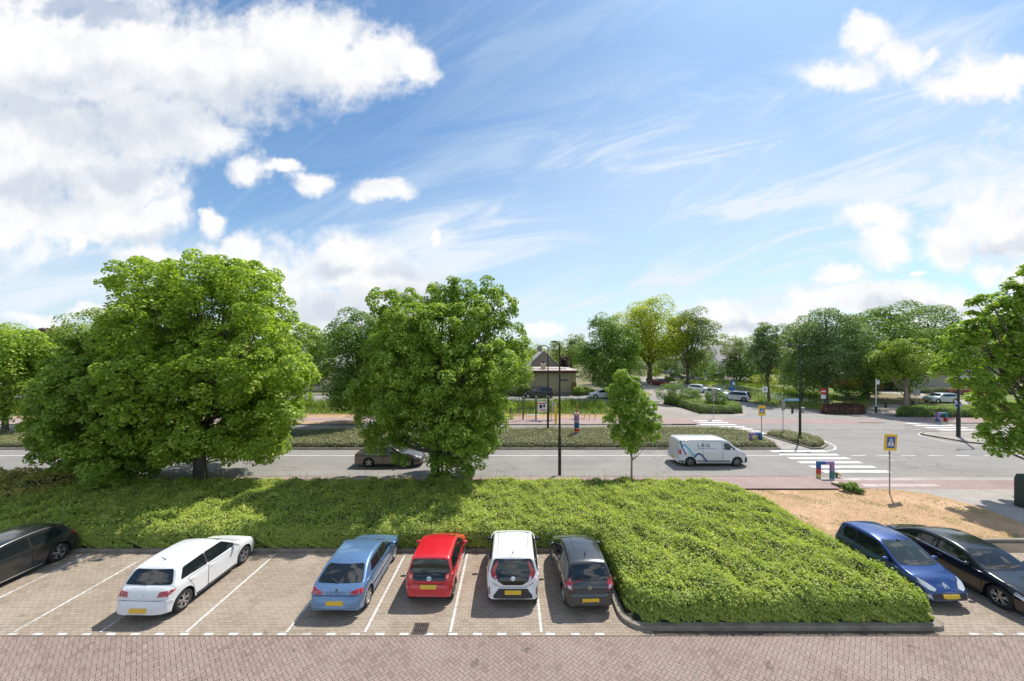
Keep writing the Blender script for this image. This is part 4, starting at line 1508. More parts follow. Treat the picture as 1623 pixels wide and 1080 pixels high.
    o.location.z = z0
    return tag(o, label, cat, group, kind)


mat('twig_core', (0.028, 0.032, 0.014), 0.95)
BARK = mat('bark', (0.13, 0.11, 0.085), 0.9, var=.35, vscale=6, bump=.9, bscale=18)
BARK_L = mat('bark_pale', (0.26, 0.22, 0.17), 0.9, var=.3, vscale=5, bump=.6, bscale=16)
L_SHRUB = leaf_mat('leaf_shrub', (0.230, 0.330, 0.060), (0.540, 0.620, 0.130), (0.620, 0.580, 0.250), .38, clump=.8)
L_SHRUB_Y = leaf_mat('leaf_shrub_yellow', (0.300, 0.300, 0.060), (0.520, 0.500, 0.130), (0.580, 0.330, 0.200), .35, clump=1.2)
L_MED = leaf_mat('leaf_cotoneaster', (0.200, 0.215, 0.090), (0.360, 0.370, 0.170), (0.440, 0.340, 0.200), .2, clump=1.5)
L_PURP = leaf_mat('leaf_purple', (0.128, 0.045, 0.053), (0.285, 0.112, 0.105), (0.390, 0.240, 0.150), .25, clump=2)
L_LIME = leaf_mat('leaf_lime', (0.130, 0.230, 0.030), (0.410, 0.550, 0.075), (0.620, 0.700, 0.170), .5, clump=.55)
L_LIME2 = leaf_mat('leaf_lime_two', (0.120, 0.220, 0.030), (0.360, 0.500, 0.070), (0.550, 0.630, 0.150), .40, clump=.6)
L_YOUNG = leaf_mat('leaf_young', (0.150, 0.270, 0.035), (0.360, 0.500, 0.080), (0.500, 0.600, 0.160), .45, clump=1.0)
L_DARK = leaf_mat('leaf_dark', (0.080, 0.160, 0.025), (0.210, 0.350, 0.050), (0.290, 0.420, 0.080), .3, clump=.6)
L_YEL = leaf_mat('leaf_yellow', (0.240, 0.310, 0.030), (0.500, 0.560, 0.045), (0.600, 0.620, 0.070), .45, clump=.4)
L_OLIVE = leaf_mat('leaf_olive', (0.140, 0.200, 0.050), (0.300, 0.370, 0.100), (0.420, 0.470, 0.180), .3, clump=.5)
L_GREY = leaf_mat('leaf_greygreen', (0.090, 0.160, 0.050), (0.240, 0.360, 0.130), (0.380, 0.480, 0.240), .3, clump=.5)
L_BGY = leaf_mat('leaf_fresh', (0.145, 0.232, 0.036), (0.319, 0.420, 0.065), (0.435, 0.507, 0.116), .4, clump=.5)
L_BEECH = leaf_mat('leaf_copper_beech', (0.042, 0.017, 0.025), (0.098, 0.042, 0.056), (0.154, 0.070, 0.077), .2, clump=.6)
L_HEDGE = leaf_mat('leaf_low_hedge', (0.109, 0.194, 0.031), (0.264, 0.403, 0.070), (0.403, 0.527, 0.124), .35, clump=1.5)
L_REED = leaf_mat('leaf_reed', (0.112, 0.182, 0.035), (0.266, 0.364, 0.070), (0.448, 0.462, 0.168), .3, clump=.8)
L_STRAW = leaf_mat('leaf_straw', (0.374, 0.264, 0.132), (0.550, 0.396, 0.220), (0.220, 0.242, 0.077), .3, clump=.5)


def crown_mesh(name, base, blobs, n_leaves, size, m, parent, rng, clump_r=.75, fill=.14, up=.45, droop=0.0, sub=1.0):
    """blobs: (x, y, z, rx, ry, rz) relative to base. Leaves sit on sub-clumps that sit on the blobs"""
    Bc = np.array([b[:3] for b in blobs], float); Br = np.array([b[3:6] for b in blobs], float)
    area = (Br[:, 0] * Br[:, 1] + Br[:, 0] * Br[:, 2] + Br[:, 1] * Br[:, 2])
    w = area / area.sum()
    nc = int(area.sum() * 4.2 / (clump_r ** 2) * .62 * sub)
    bi = rng.choice(len(blobs), nc, p=w)
    dirs = sph(rng, nc)
    rad = 1.03 - rng.exponential(.12, nc) + (rng.uniform(0, 1, nc) < .12) * rng.uniform(.05, .22, nc)
    ins = rng.uniform(0, 1, nc) < fill
    rad[ins] = rng.uniform(.25, .85, ins.sum())
    cc = Bc[bi] + dirs * Br[bi] * rad[:, None]
    # drop clumps buried in other blobs
    keep = np.ones(nc, bool)
    for j in range(len(blobs)):
        q = np.linalg.norm((cc - Bc[j]) / Br[j], axis=1)
        keep &= ~((q < .72) & (bi != j) & (rng.uniform(0, 1, nc) > .22))
    cc, dirs = cc[keep], dirs[keep]
    nc = len(cc)
    cr = clump_r * rng.uniform(.55, 1.25, nc)
    ci = rng.choice(nc, n_leaves, p=cr ** 2 / (cr ** 2).sum())
    d2 = sph(rng, n_leaves)
    d2 = d2 + dirs[ci] * .55 + np.array([0, 0, up])
    d2 /= np.linalg.norm(d2, axis=1, keepdims=True)
    rr = cr[ci] * (1 - rng.exponential(.16, n_leaves)).clip(0, 1.15)
    Pt = cc[ci] + d2 * rr[:, None] * np.array([1.0, 1.0, .85])
    Pt[:, 2] -= droop * rng.uniform(0, 1, n_leaves) * .4
    Pt[:, 2] = np.maximum(Pt[:, 2], .12)
    Nn = d2 * .75 + np.array([.12, .06, .6])
    V, F, r = leaf_quads(Pt, Nn, size, rng, spread=.46)
    o = np_mesh(name, V, F, m, parent, attr=r)
    return o, cc


def trunk_mesh(parent, h, r0, blobs, bark, rng, lean=(0, 0), twigs=0, limbs=True, fork=.35):
    m = MB()
    top = Vector((lean[0], lean[1], h))
    pts, rad = [], []
    for k in range(9):
        t = k / 8
        pts.append((lean[0] * t + math.sin(t * 4 + r0 * 9) * r0 * .5 * t, lean[1] * t + math.cos(t * 5) * r0 * .3 * t, h * t))
        rad.append(r0 * (1.35 if k == 0 else 1.08 - .72 * t))
    m.tube(pts, rad, 12)
    if limbs:
        for b in blobs:
            c = Vector(b[:3])
            t = rng.uniform(fork, .9)
            k = int(t * 8)
            a = Vector(pts[k])
            if a.z > c.z - .2: a = Vector(pts[max(1, int(fork * 8))])
            e = c + Vector((0, 0, b[5] * .25))
            mid = a.lerp(e, .5) + Vector((rng.normal(0, .15), rng.normal(0, .15), -(e - a).length * .08))
            rr = rad[k] * .55
            m.tube([a, a.lerp(mid, .5) + Vector((0, 0, -.05)), mid, mid.lerp(e, .6), e], [rr, rr * .8, rr * .55, rr * .35, rr * .12], 7)
            for q in range(2):
                e2 = c + Vector(tuple(sph(rng, 1)[0])) * b[3] * .85
                m.tube([mid, mid.lerp(e2, .5) + Vector((0, 0, .12)), e2], [rr * .4, rr * .25, rr * .05], 5)
    o = m.build('trunk', [bark], parent, sharp=60)
    return o


def rand_blobs(rng, n, c, R, br, zbias=0.0, shape=1.0):
    """n blobs scattered through an ellipsoid"""
    out = []
    d = sph(rng, n)
    for i in range(n):
        rr = rng.uniform(.35, .95) ** .7
        x, y, z = d[i] * rr
        z = z + zbias * (1 - abs(z))
        k = br * rng.uniform(.6, 1.35)
        taper = 1 - shape * max(0, z) * .35
        out.append((c[0] + x * (R[0] - k * .8) * taper, c[1] + y * (R[1] - k * .8) * taper, c[2] + z * (R[2] - k * .7), k * 1.1, k * 1.1, k * .85))
    out.append((c[0], c[1], c[2], R[0] * .5, R[1] * .5, R[2] * .55))
    return out


def make_tree(name, label, base, trunk_h, r0, blobs, n_leaves, size, m, seed, bark=None, group=None, clump_r=.75, fill=.14, lean=(0, 0), up=.45, fork=.35, sub=1.0, cat='tree', rz=0.0):
    rng = np.random.default_rng(seed)
    t = thing(name, label, cat, base, rz, group)
    trunk_mesh(t, trunk_h, r0, blobs, bark or BARK, rng, lean, fork=fork)
    crown_mesh('crown', base, blobs, n_leaves, size, m, t, rng, clump_r, fill, up, sub=sub)
    return t


# ---- the shrub bed behind the cars and between the bays
bed = [(-34, YK + .22), (BX0 + .30, YK + .22), (BX0 + .26, 11.75), (BX0 + .8, 11.04), (BX1 - .45, 11.04), (BX1 - .12, 11.4), (BX1 - .25, 15.5), (12.75, 18.0), (12.3, 20.3), (11.2, 21.15), (-34, 21.15)]
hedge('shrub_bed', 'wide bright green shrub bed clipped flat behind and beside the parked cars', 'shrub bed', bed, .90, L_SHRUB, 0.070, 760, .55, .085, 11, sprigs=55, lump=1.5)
hedge('shrub', 'yellowish shrub with reddish tips at the left edge behind the dark hatchback', 'shrub', [(-38, 16.6), (-27, 16.9), (-24.4, 18.4), (-23.6, 20.6), (-25, 21.7), (-38, 21.8)], 1.35, L_SHRUB_Y, .09, 330, .7, .12, 12, sprigs=14)
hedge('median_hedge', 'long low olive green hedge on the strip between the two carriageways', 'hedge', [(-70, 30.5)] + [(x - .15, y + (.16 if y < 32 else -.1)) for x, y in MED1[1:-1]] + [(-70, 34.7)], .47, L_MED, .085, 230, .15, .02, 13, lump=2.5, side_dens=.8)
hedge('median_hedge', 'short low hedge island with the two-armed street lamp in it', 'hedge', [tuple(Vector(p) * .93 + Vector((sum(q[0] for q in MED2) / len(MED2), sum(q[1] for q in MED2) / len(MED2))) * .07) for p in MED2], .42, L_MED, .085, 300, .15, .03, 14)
hedge('hedge', 'dark reddish hedge by the no entry sign', 'hedge', pxpoly([(1301, 656), (1304, 650), (1330, 648.5), (1366, 649.5), (1372, 655), (1364, 657.5), (1320, 657.5)]), .85, L_PURP, .11, 150, .3, .06, 15)
hedge('hedge', 'long green hedge behind the right zebra crossing', 'hedge', pxpoly([(1420, 661), (1424, 655.5), (1460, 653), (1900, 655), (1900, 665), (1620, 662.5), (1500, 661.8)]), .9, L_HEDGE, .11, 130, .3, .08, 16)
hedge('hedge', 'bright green low hedge curling round the bushes left of the junction', 'hedge', pxpoly([(1052, 640), (1060, 632), (1080, 634), (1110, 643), (1140, 645), (1172, 648), (1177, 655), (1160, 656.5), (1110, 656), (1085, 648)]), .95, L_HEDGE, .11, 130, .3, .08, 17)


def bush(label, base, R, m, seed, n=3500, size=.13, group=None, cat='bush', name='bush', nb=7):
    rng = np.random.default_rng(seed)
    blobs = rand_blobs(rng, nb, (0, 0, R[2] * .85), (R[0], R[1], R[2] * .9), min(R) * .5)
    t = thing(name, label, cat, base, 0, group)
    mb = MB()
    for k in range(5):
        a = rng.uniform(0, 6.28)
        e = Vector((math.cos(a) * R[0] * .5, math.sin(a) * R[1] * .5, R[2] * 1.1))
        mb.tube([(0, 0, 0), e * .5 + Vector((0, 0, .1)), e], [.05, .035, .01], 5)
    mb.build('stems', [BARK], t)
    crown_mesh('foliage', base, blobs, n, size, m, t, rng, clump_r=min(R) * .33, fill=.2)
    return t


bush('broad grey green bush behind the bright low hedge', P(1068, 642), (2.6, 2.0, 1.7), L_DARK, 31, 5500)
bush('dark bushy shrub in the middle of the green corner', P(1092, 640), (2.3, 2.0, 1.5), L_DARK, 32, 4500)
bush('cone shaped dark bush beside the parked pale car', P(1131, 650), (1.35, 1.3, 1.75), L_DARK, 33, 4000)
bush('clipped round bush by the bungalow wall nearest the flagpole hose', P(917, 627), (1.5, 1.3, .9), L_HEDGE, 34, 1500, .2)
bush('second clipped ball bush right of the bungalow', P(931, 626), (1.3, 1.2, .85), L_DARK, 35, 1500, .2)
bush('light green bush in front of the bungalow window', P(832, 628), (1.8, 1.3, 1.3), L_BGY, 36, 1800, .2)
bush('low shrub at the right end of the bungalow garden', P(945, 629), (1.8, 1.0, .7), L_OLIVE, 37, 1200, .2)
bush('bright yellow green shrub on the canal bank', P(1210, 611), (3.0, 2.2, 1.6), L_YEL, 38, 1800, .24)
bush('dark rounded shrub by the parked red car', P(1060, 608), (2.2, 1.6, 1.0), L_DARK, 39, 1200, .22)

# ---- near limes
# big spreading tree on the left
b1 = P(317, 762)
S1 = b1.y / FPX
def blobs_from_px(items, b, depth=1.0, thick=0.0):
    """items: (px, py, radius px, dy metres): outlines of the crown's masses at the tree's own distance"""
    out = []
    for (px, py, r, dy) in items:
        Y = b.y + dy
        r *= .94
        out.append(((px - CX) * Y / FPX - b.x, dy, CAM_H - (py - HY) * Y / FPX, r * Y / FPX, r * Y / FPX * depth, r * Y / FPX * .92))
        if r > 34 and thick:
            for k, sg in ((.78, -1), (.8, 1)):
                D = thick * sg * (.75 + .25 * math.sin(px * 1.7 + py))
                Y = b.y + dy + D
                q = r * k * b.y / FPX
                out.append(((px - CX) * Y / FPX - b.x, dy + D, CAM_H - (py - HY) * Y / FPX, q, q, q * .9))
    return out


t1 = [(225, 455, 44, .5), (260, 440, 34, -.5), (315, 440, 42, 0), (360, 446, 38, .8), (395, 455, 42, 0), (420, 500, 42, -.3), (330, 500, 58, 0), (260, 510, 52, .3), (215, 530, 48, -1), (400, 560, 62, -.5), (450, 590, 42, 0),
      (455, 620, 34, -.6), (430, 650, 44, -.8), (350, 590, 64, -1.5), (280, 610, 66, -1.5), (225, 600, 52, -1.6), (400, 690, 42, -.5), (340, 670, 56, -1.2), (270, 690, 50, -.8), (215, 660, 50, -1.0), (372, 705, 30, 1.6), (285, 708, 30, 1.8), (425, 705, 24, 0),
      (245, 715, 26, 0), (300, 560, 60, 2.2), (380, 620, 60, 2.0), (230, 570, 50, 2.0)]
make_tree('lime_tree', 'largest lime tree with a broad round crown behind the white hatchback', b1, 7.0, .34, blobs_from_px(t1, b1, thick=2.7), 175000, .185, L_LIME, 41, clump_r=.50, fork=.25, sub=.60, up=.5)
b2 = P(150, 778) + Vector((0, .5, 0))
t2 = [(155, 565, 36, .5), (118, 585, 32, 0), (90, 622, 28, 0), (140, 620, 52, -.8), (190, 600, 44, 0), (95, 660, 36, -.5), (72, 690, 20, -.2), (150, 680, 54, -1), (200, 660, 40, -.4), (112, 720, 33, -.4), (175, 730, 40, -.6), (140, 750, 34, -.4), (220, 700, 36, 0), (190, 545, 34, .8), (125, 650, 50, 1.5), (215, 740, 24, .3), (110, 750, 24, -.6)]
make_tree('lime_tree', 'dense low lime tree touching the left side of the largest one', b2, 5.2, .28, blobs_from_px(t2, b2, thick=2.0), 110000, .18, L_LIME2, 42, clump_r=.47, fork=.2, sub=.60, up=.5)
b3 = P(690, 762)
t3 = [(705, 458, 22, 0), (735, 460, 18, 0), (700, 480, 28, 0), (610, 480, 24, 0), (640, 480, 22, .3), (775, 470, 24, 0), (790, 490, 30, -.2), (650, 510, 44, 0), (740, 505, 40, 0), (700, 530, 56, -.5), (620, 540, 40, 0), (800, 540, 34, .2), (815, 560, 28, 0),
      (780, 580, 44, -.4), (640, 580, 52, -.8), (700, 600, 62, -1.2), (595, 620, 40, -.2), (760, 640, 46, -.4), (640, 640, 48, -.8), (600, 665, 30, 0), (705, 665, 50, -1.2), (780, 660, 36, 0), (740, 690, 42, -.8), (625, 695, 24, 0), (643, 712, 19, -.2),
      (610, 690, 26, -.2), (715, 725, 34, -.6), (745, 720, 26, -.4), (720, 745, 26, -.6), (700, 755, 20, -.5), (660, 560, 44, 1.8), (740, 580, 46, 1.8), (765, 705, 16, 0)]
make_tree('lime_tree', 'upright lime tree in the middle with leafy shoots round its trunk', b3, 7.4, .24, blobs_from_px(t3, b3, thick=2.6), 150000, .165, L_LIME2, 43, clump_r=.40, fork=.3, up=.4, sub=.60)
b4 = P(1001, 764)
t4 = [(985, 598, 9, 0), (1000, 610, 12, 0), (975, 620, 11, 0), (1008, 632, 14, 0), (985, 640, 17, 0), (1025, 645, 12, 0), (1000, 660, 20, 0), (975, 665, 14, 0), (1032, 668, 13, 0), (1010, 685, 16, 0), (985, 690, 14, -.1), (1035, 690, 8, 0), (1000, 705, 11, 0)]
make_tree('young_tree', 'slim young tree with fresh leaves in front of the van road', b4, 5.2, .06, blobs_from_px([(a, b, c * 1.14, d) for a, b, c, d in t4], b4), 19000, .135, L_YOUNG, 44, clump_r=.21, fill=.2, fork=.3, bark=BARK_L)
# tree reaching in from the right edge
b5 = Vector((33.5, 22.0, 0))
t5 = [(1620, 425, 8, -.4), (1612, 450, 10, -.3), (1600, 470, 16, -.4), (1570, 478, 9, -.5), (1550, 483, 6, -.5), (1590, 500, 18, 0), (1560, 520, 16, 0), (1625, 510, 26, 0), (1535, 528, 16, 0), (1508, 535, 11, 0), (1600, 545, 26, 0), (1550, 560, 20, 0), (1515, 570, 14, 0), (1500, 590, 10, 0), (1575, 585, 22, 0),
      (1535, 600, 18, 0), (1560, 625, 18, -.2), (1610, 600, 26, 0), (1625, 640, 26, 0), (1590, 655, 18, -.3), (1555, 650, 10, -.2), (1665, 560, 50, 0), (1700, 640, 50, 0), (1650, 440, 20, 0), (1680, 480, 40, 0), (1540, 505, 7, -.3),
      (1580, 685, 15, -1.5), (1608, 672, 14, -1.5), (1600, 700, 16, -1.5), (1562, 690, 7, -1.6), (1578, 712, 8, -1.6), (1645, 690, 20, -1), (1720, 520, 50, 0)]
make_tree('street_tree', 'fresh green tree reaching into the photo from the right edge', b5, 7.0, .22, blobs_from_px(t5, b5), 54000, .19, L_YOUNG, 45, clump_r=.34, fork=.3, sub=.66, fill=.04)
# ------------------------------------------------------------------ trees beyond the road
def bg_tree(label, px, top, base_py, hw, m, seed, n=9000, size=.26, crown_low=None, nb=14, group=None, Y=None, base_z=0.0, br=.36, trunk=None, lean=0.0, name='tree', shape=1.0, bark=None, clump=.30, fill=.12, off=0.0):
    """px: trunk x, top: crown top row, hw: half width of the crown in pixels, crown_low: row of the crown's lower edge"""
    rng = np.random.default_rng(seed)
    if Y is None: base = P(px, base_py); Y = base.y
    else: base = PY(px, Y, 0)
    zt = ZY(top, Y)
    zl = ZY(crown_low, Y) if crown_low else zt * .25
    R = hw * Y / FPX
    c = (off * Y / FPX + lean * .6, 0, (zt + zl) / 2)
    Rz = (zt - zl) / 2
    blobs = rand_blobs(rng, nb, c, (R, R * .9, Rz), min(R, Rz) * br, shape=shape)
    t = thing(name, label, 'tree', base, 0, group)
    trunk_mesh(t, zt * .82, trunk or max(.12, R * .055), blobs, bark or BARK, rng, (lean, 0), fork=.3)
    crown_mesh('crown', base, blobs, n, size, m, t, rng, clump_r=min(R, Rz) * clump, fill=fill)
    return t


G1 = 'street trees beyond the dual carriageway'
bg_tree('bright lime tree at the left edge beyond the dual carriageway', 8, 488, 690, 62, L_LIME, 61, 26000, .24, 690, 22, G1, br=.34)
bg_tree('round lime tree behind the low dense lime', 150, 500, 672, 72, L_BGY, 62, 20000, .24, 655, 18, G1, Y=41)
bg_tree('lime tree with a bare trunk standing by the ditch', 492, 505, 640, 42, L_LIME2, 63, 12000, .27, 608, 14, G1)
bg_tree('dark dense lime tree partly hidden by the middle tree', 568, 492, 673, 58, L_DARK, 64, 28000, .23, 648, 22, G1)
bg_tree('wide dark lime left of the bungalow behind the middle tree', 690, 520, 650, 75, L_LIME2, 65, 16000, .26, 620, 16, G1, Y=52)
bg_tree('lime tree right behind the middle tree beside the bungalow', 800, 530, 640, 42, L_LIME2, 66, 9000, .27, 618, 12, G1, Y=57)
bg_tree('copper beech between green crowns on the far left', 78, 508, 0, 24, L_BEECH, 67, 5000, .34, 575, 10, Y=62)
bg_tree('round dark green tree in front of the yellow one', 966, 498, 633, 56, L_DARK, 68, 30000, .26, 622, 26, None, br=.30, shape=.8, clump=.22)
bg_tree('bright yellow green tree behind the round dark one', 1030, 476, 604, 66, L_YEL, 69, 30000, .36, 596, 26, Y=88, br=.30, off=-6)
bg_tree('olive tree right of the bright yellow one', 1090, 497, 604, 44, L_OLIVE, 70, 20000, .33, 592, 20, Y=86, br=.32, off=6)
bg_tree('thin olive tree in front of the white fronted house', 1173, 528, 603, 30, L_OLIVE, 71, 5500, .30, 583, 12, Y=92, clump=.25)
bg_tree('small purple leaved tree in front of the white fronted house', 1163, 562, 603, 18, L_PURP, 72, 1500, .30, 590, 7, Y=93)
bg_tree('slender leaning alder on the canal bank', 1219, 497, 636, 33, L_GREY, 73, 12000, .24, 606, 20, lean=-1.0, clump=.22, br=.28)
bg_tree('airy grey green tree behind the no entry sign', 1309, 478, 640, 62, L_GREY, 74, 34000, .25, 634, 30, clump=.22, br=.34)
bg_tree('tree with yellow green leaves left of the no entry sign', 1270, 510, 630, 40, L_OLIVE, 75, 15000, .28, 622, 16, Y=66)
bg_tree('large dark tree in front of the red brick hall', 1373, 484, 633, 74, L_DARK, 76, 36000, .31, 612, 30, br=.32, off=22)
bg_tree('flat topped bright tree standing in the right hand hedge', 1436, 540, 655, 54, L_BGY, 77, 18000, .22, 606, 24, bark=BARK_L, shape=.2, br=.30)
bg_tree('dark tree behind the flat topped bright one', 1470, 492, 0, 66, L_DARK, 78, 22000, .36, 605, 18, Y=84)
bg_tree('green tree behind the branches at the right edge', 1560, 512, 0, 60, L_LIME2, 79, 12000, .34, 610, 16, Y=76)
bg_tree('small dark tree by the bicycle racks', 1441, 575, 0, 20, L_DARK, 80, 2500, .26, 615, 8, Y=62)
bg_tree('pale green tree behind the gabled house', 905, 528, 0, 42, L_OLIVE, 81, 9000, .42, 585, 14, Y=110)
bg_tree('small tree between the gabled house and the middle tree', 842, 548, 0, 18, L_BGY, 82, 2500, .4, 590, 8, Y=110)
bg_tree('tall dark tree behind the bright yellow one', 1072, 487, 0, 14, L_DARK, 83, 3500, .4, 570, 8, Y=105)
bg_tree('olive tree between the middle house and the alder', 1135, 527, 0, 26, L_OLIVE, 84, 5000, .42, 600, 10, Y=125)
# conical dark purple shrub by the gabled house
bg_tree('dark purple conical tree right of the gabled house', 896, 558, 0, 9, L_BEECH, 85, 1800, .3, 592, 6, Y=78)


def wood(label, x0, x1, Y, h, m, seed, n, size, depth=14):
    """far treeline that reads as one mass"""
    rng = np.random.default_rng(seed)
    L = x1 - x0
    k = int(L / 6)
    V = []
    Pt, Nn = [], []
    for i in range(k):
        cx = x0 + (i + rng.uniform(0, 1)) * 6; cy = Y + rng.uniform(0, depth); hh = h * rng.uniform(.7, 1.1); r = rng.uniform(3.5, 6)
        q = n // k
        for j in range(6):
            c = np.array([cx + rng.normal(0, r * .45), cy + rng.normal(0, r * .3), hh * rng.uniform(.35, .85)])
            rr = r * rng.uniform(.4, .7)
            d = sph(rng, q // 6)
            Pt.append(c + d * rr * (1 - rng.exponential(.12, q // 6))[:, None]); Nn.append(d + np.array([0, 0, .5]))
    Pt = np.concatenate(Pt); Nn = np.concatenate(Nn)
    Pt[:, 2] = np.maximum(Pt[:, 2], .2)
    V, F, r = leaf_quads(Pt, Nn, size, rng, spread=.4)
    o = np_mesh('distant_wood', V, F, m, attr=r)
    return tag(o, label, 'wood', None, 'stuff')


wood('dark wood on the skyline at the far left', -190, -95, 125, 14.5, L_DARK, 91, 26000, .62)
wood('green wood on the skyline behind the houses', -95, 70, 150, 9.5, L_LIME2, 92, 30000, .65)
wood('grey green wood on the skyline at the right', 70, 210, 135, 12.5, L_GREY, 93, 30000, .62)
wood('wood filling the gaps behind the street trees on the left', -75, -12, 78, 7.0, L_LIME2, 94, 22000, .42, 6)
wood('undergrowth behind the canal park', 50, 100, 84, 6.5, L_DARK, 95, 16000, .42, 8)


# ------------------------------------------------------------------ reeds, verges, weeds (nobody could count these)
def blades(name, label, cat, poly, dens, h, w, m, seed, z0=0.0, lean=.35, patchy=0.0):
    rng = np.random.default_rng(seed)
    xs = [p[0] for p in poly]; ys = [p[1] for p in poly]
    n = int((max(xs) - min(xs)) * (max(ys) - min(ys)) * dens)
    x = rng.uniform(min(xs), max(xs), n); y = rng.uniform(min(ys), max(ys), n)
    k = in_poly(x, y, poly)
    if patchy > 0:
        B = Bumps(rng, 2.2)
        k &= B(x, y) > patchy * rng.uniform(.4, 1.4, n)
    x, y = x[k], y[k]; n = len(x)
    hh = h * rng.uniform(.5, 1.2, n)
    a = rng.uniform(0, 6.28, n); lx = rng.normal(0, lean, n) * hh; ly = rng.normal(0, lean, n) * hh
    ww = w * rng.uniform(.6, 1.3, n) / 2
    dx, dy = np.cos(a) * ww, np.sin(a) * ww
    V = np.zeros((n, 4, 3))
    V[:, 0] = np.stack([x - dx, y - dy, np.full(n, z0)], 1); V[:, 1] = np.stack([x + dx, y + dy, np.full(n, z0)], 1)
    V[:, 2] = np.stack([x + dx * .35 + lx, y + dy * .35 + ly, z0 + hh], 1); V[:, 3] = np.stack([x - dx * .35 + lx, y - dy * .35 + ly, z0 + hh], 1)
    o = np_mesh(name, V.reshape(-1, 3), np.arange(4 * n).reshape(n, 4), m, attr=rng.uniform(0, 1, n))
    return tag(o, label, cat, None, 'stuff')


blades('reeds', 'tall green reeds on the far side of the ditch', 'reeds', rect(-70, 13, 50.2, 54.5), 30, 1.0, .12, L_REED, 101)
blades('reeds', 'short green reeds on the near side of the ditch', 'reeds', rect(-70, 13, 46.6, 48.9), 30, .55, .09, L_REED, 102)
blades('reeds', 'green reeds along the canal in the park', 'reeds', pxpoly([(1135, 606), (1180, 607), (1240, 617), (1330, 629), (1330, 634), (1260, 628), (1215, 619.5), (1182, 612), (1140, 608)]), 12, .55, .14, L_REED, 103)
blades('reeds', 'lush bank plants between the canal and the junction', 'reeds', pxpoly([(1165, 619.5), (1205, 630), (1250, 637.5), (1330, 640), (1376, 634), (1372, 646), (1300, 650), (1240, 644), (1196, 637), (1165, 627)]), 10, .35, .12, L_REED, 104)
blades('reeds', 'plants along the near edge of the far canal bank', 'reeds', pxpoly([(1060, 604.2), (1195, 604.5), (1190, 609), (1140, 608), (1120, 611), (1085, 608)]), 7, .45, .2, L_REED, 105)
blades('dry_grass', 'scorched grass on the verge by the pedestrian sign', 'grass', verge, 85, .05, .02, L_STRAW, 106, .012, 1.2)
blades('green_grass_tufts', 'green tufts growing through the scorched verge', 'grass', verge, 150, .07, .022, L_REED, 107, .012, .8, .85)
blades('dry_grass', 'dry grass beyond the far pavement', 'grass', rect(-60, 13.5, 44.4, 46.6), 40, .12, .04, L_STRAW, 108, .03, .8)
blades('weeds', 'weeds growing along the foot of the kerb behind the cars', 'weeds', rect(-24, 3.2, YK - .06, YK + .01), 90, .06, .02, L_HEDGE, 109, .0, .6)
blades('weeds', 'thin weeds along the near edge of the road', 'weeds', rect(-22, 20, YR0 + .0, YR0 + .09), 26, .07, .02, L_REED, 110, .0, .6, .4)
blades('weeds', 'straggling weeds along the hedge top edge by the road', 'weeds', rect(-24, 10, 20.7, 21.3), 22, 1.15, .03, L_HEDGE, 111, .0, .12)
blades('lawn_grass', 'mown grass of the canal park', 'grass', pxpoly([(1340, 629), (1500, 636), (1500, 644), (1420, 640.5), (1386, 640.5), (1376, 646)]), 10, .1, .08, L_OLIVE, 112, .01, .6)
bush('weedy green clump around the cut stump by the crossing', P(1345, 779), (.75, .42, .30), L_HEDGE, 113, 1500, .09, cat='weed clump', name='weed_clump')
bush('spiky grass tuft at the right end of the weedy clump', P(1362, 783), (.35, .2, .22), L_REED, 114, 500, .08, cat='weed clump', name='weed_clump')
bush('dry little plant at the foot of the near painted rail', P(1326, 757), (.25, .18, .30), L_STRAW, 115, 300, .06, cat='weed clump', name='weed_clump')
bush('dark shrubs below the canal park trees left of the red brick hall', P(1352, 634), (4.0, 2.0, 1.4), L_DARK, 116, 3000, .2)
bush('low dark hedge shrub behind the round dark tree', P(985, 629), (3.2, 1.2, .9), L_DARK, 117, 1800, .2)
bush('dark shrubbery behind the far parked cars', PY(1080, 98), (12, 2.5, 3.2), L_DARK, 118, 6000, .34, nb=16)
bush('dark shrubbery left of the red parked car', PY(1000, 92), (8, 2.5, 3.0), L_DARK, 119, 4000, .34, nb=14)
bush('low hedge plants in the bungalow front garden', P(800, 628), (3.5, 1.2, 1.4), L_DARK, 120, 2600, .2)
# ------------------------------------------------------------------ buildings
B_TAN = mat('brick_tan', (0.50, 0.43, 0.28), 0.9, var=.12, vscale=2.5, bump=.3, bscale=14)
B_GABLE = mat('brick_greybrown', (0.25, 0.21, 0.185), 0.9, var=.12, vscale=1.5, bump=.3, bscale=12)
B_RED = mat('brick_dark_red', (0.21, 0.055, 0.035), 0.9, var=.15, vscale=2)
B_WHITE = mat('render_white', (0.62, 0.61, 0.58), 0.8, var=.06, vscale=1)
B_GREY = mat('concrete_panel', (0.36, 0.34, 0.30), 0.9, var=.1, vscale=.7)
ROOF_F = mat('roof_felt', (0.42, 0.36, 0.33), 0.9, var=.12, vscale=1)
ROOF_T = mat('roof_tiles', (0.33, 0.31, 0.30), 0.7, var=.12, vscale=1.2)
FASCIA = mat('fascia_brown', (0.10, 0.035, 0.025), 0.6)
FRAME = mat('frame_white', (0.66, 0.66, 0.64), 0.5)
DWIN = mat('window_glass', (0.02, 0.026, 0.028), 0.05, spec=0.8)
CURT = mat('curtain', (0.55, 0.62, 0.60), 0.7)
WOOD = mat('door_wood', (0.25, 0.12, 0.06), 0.5)


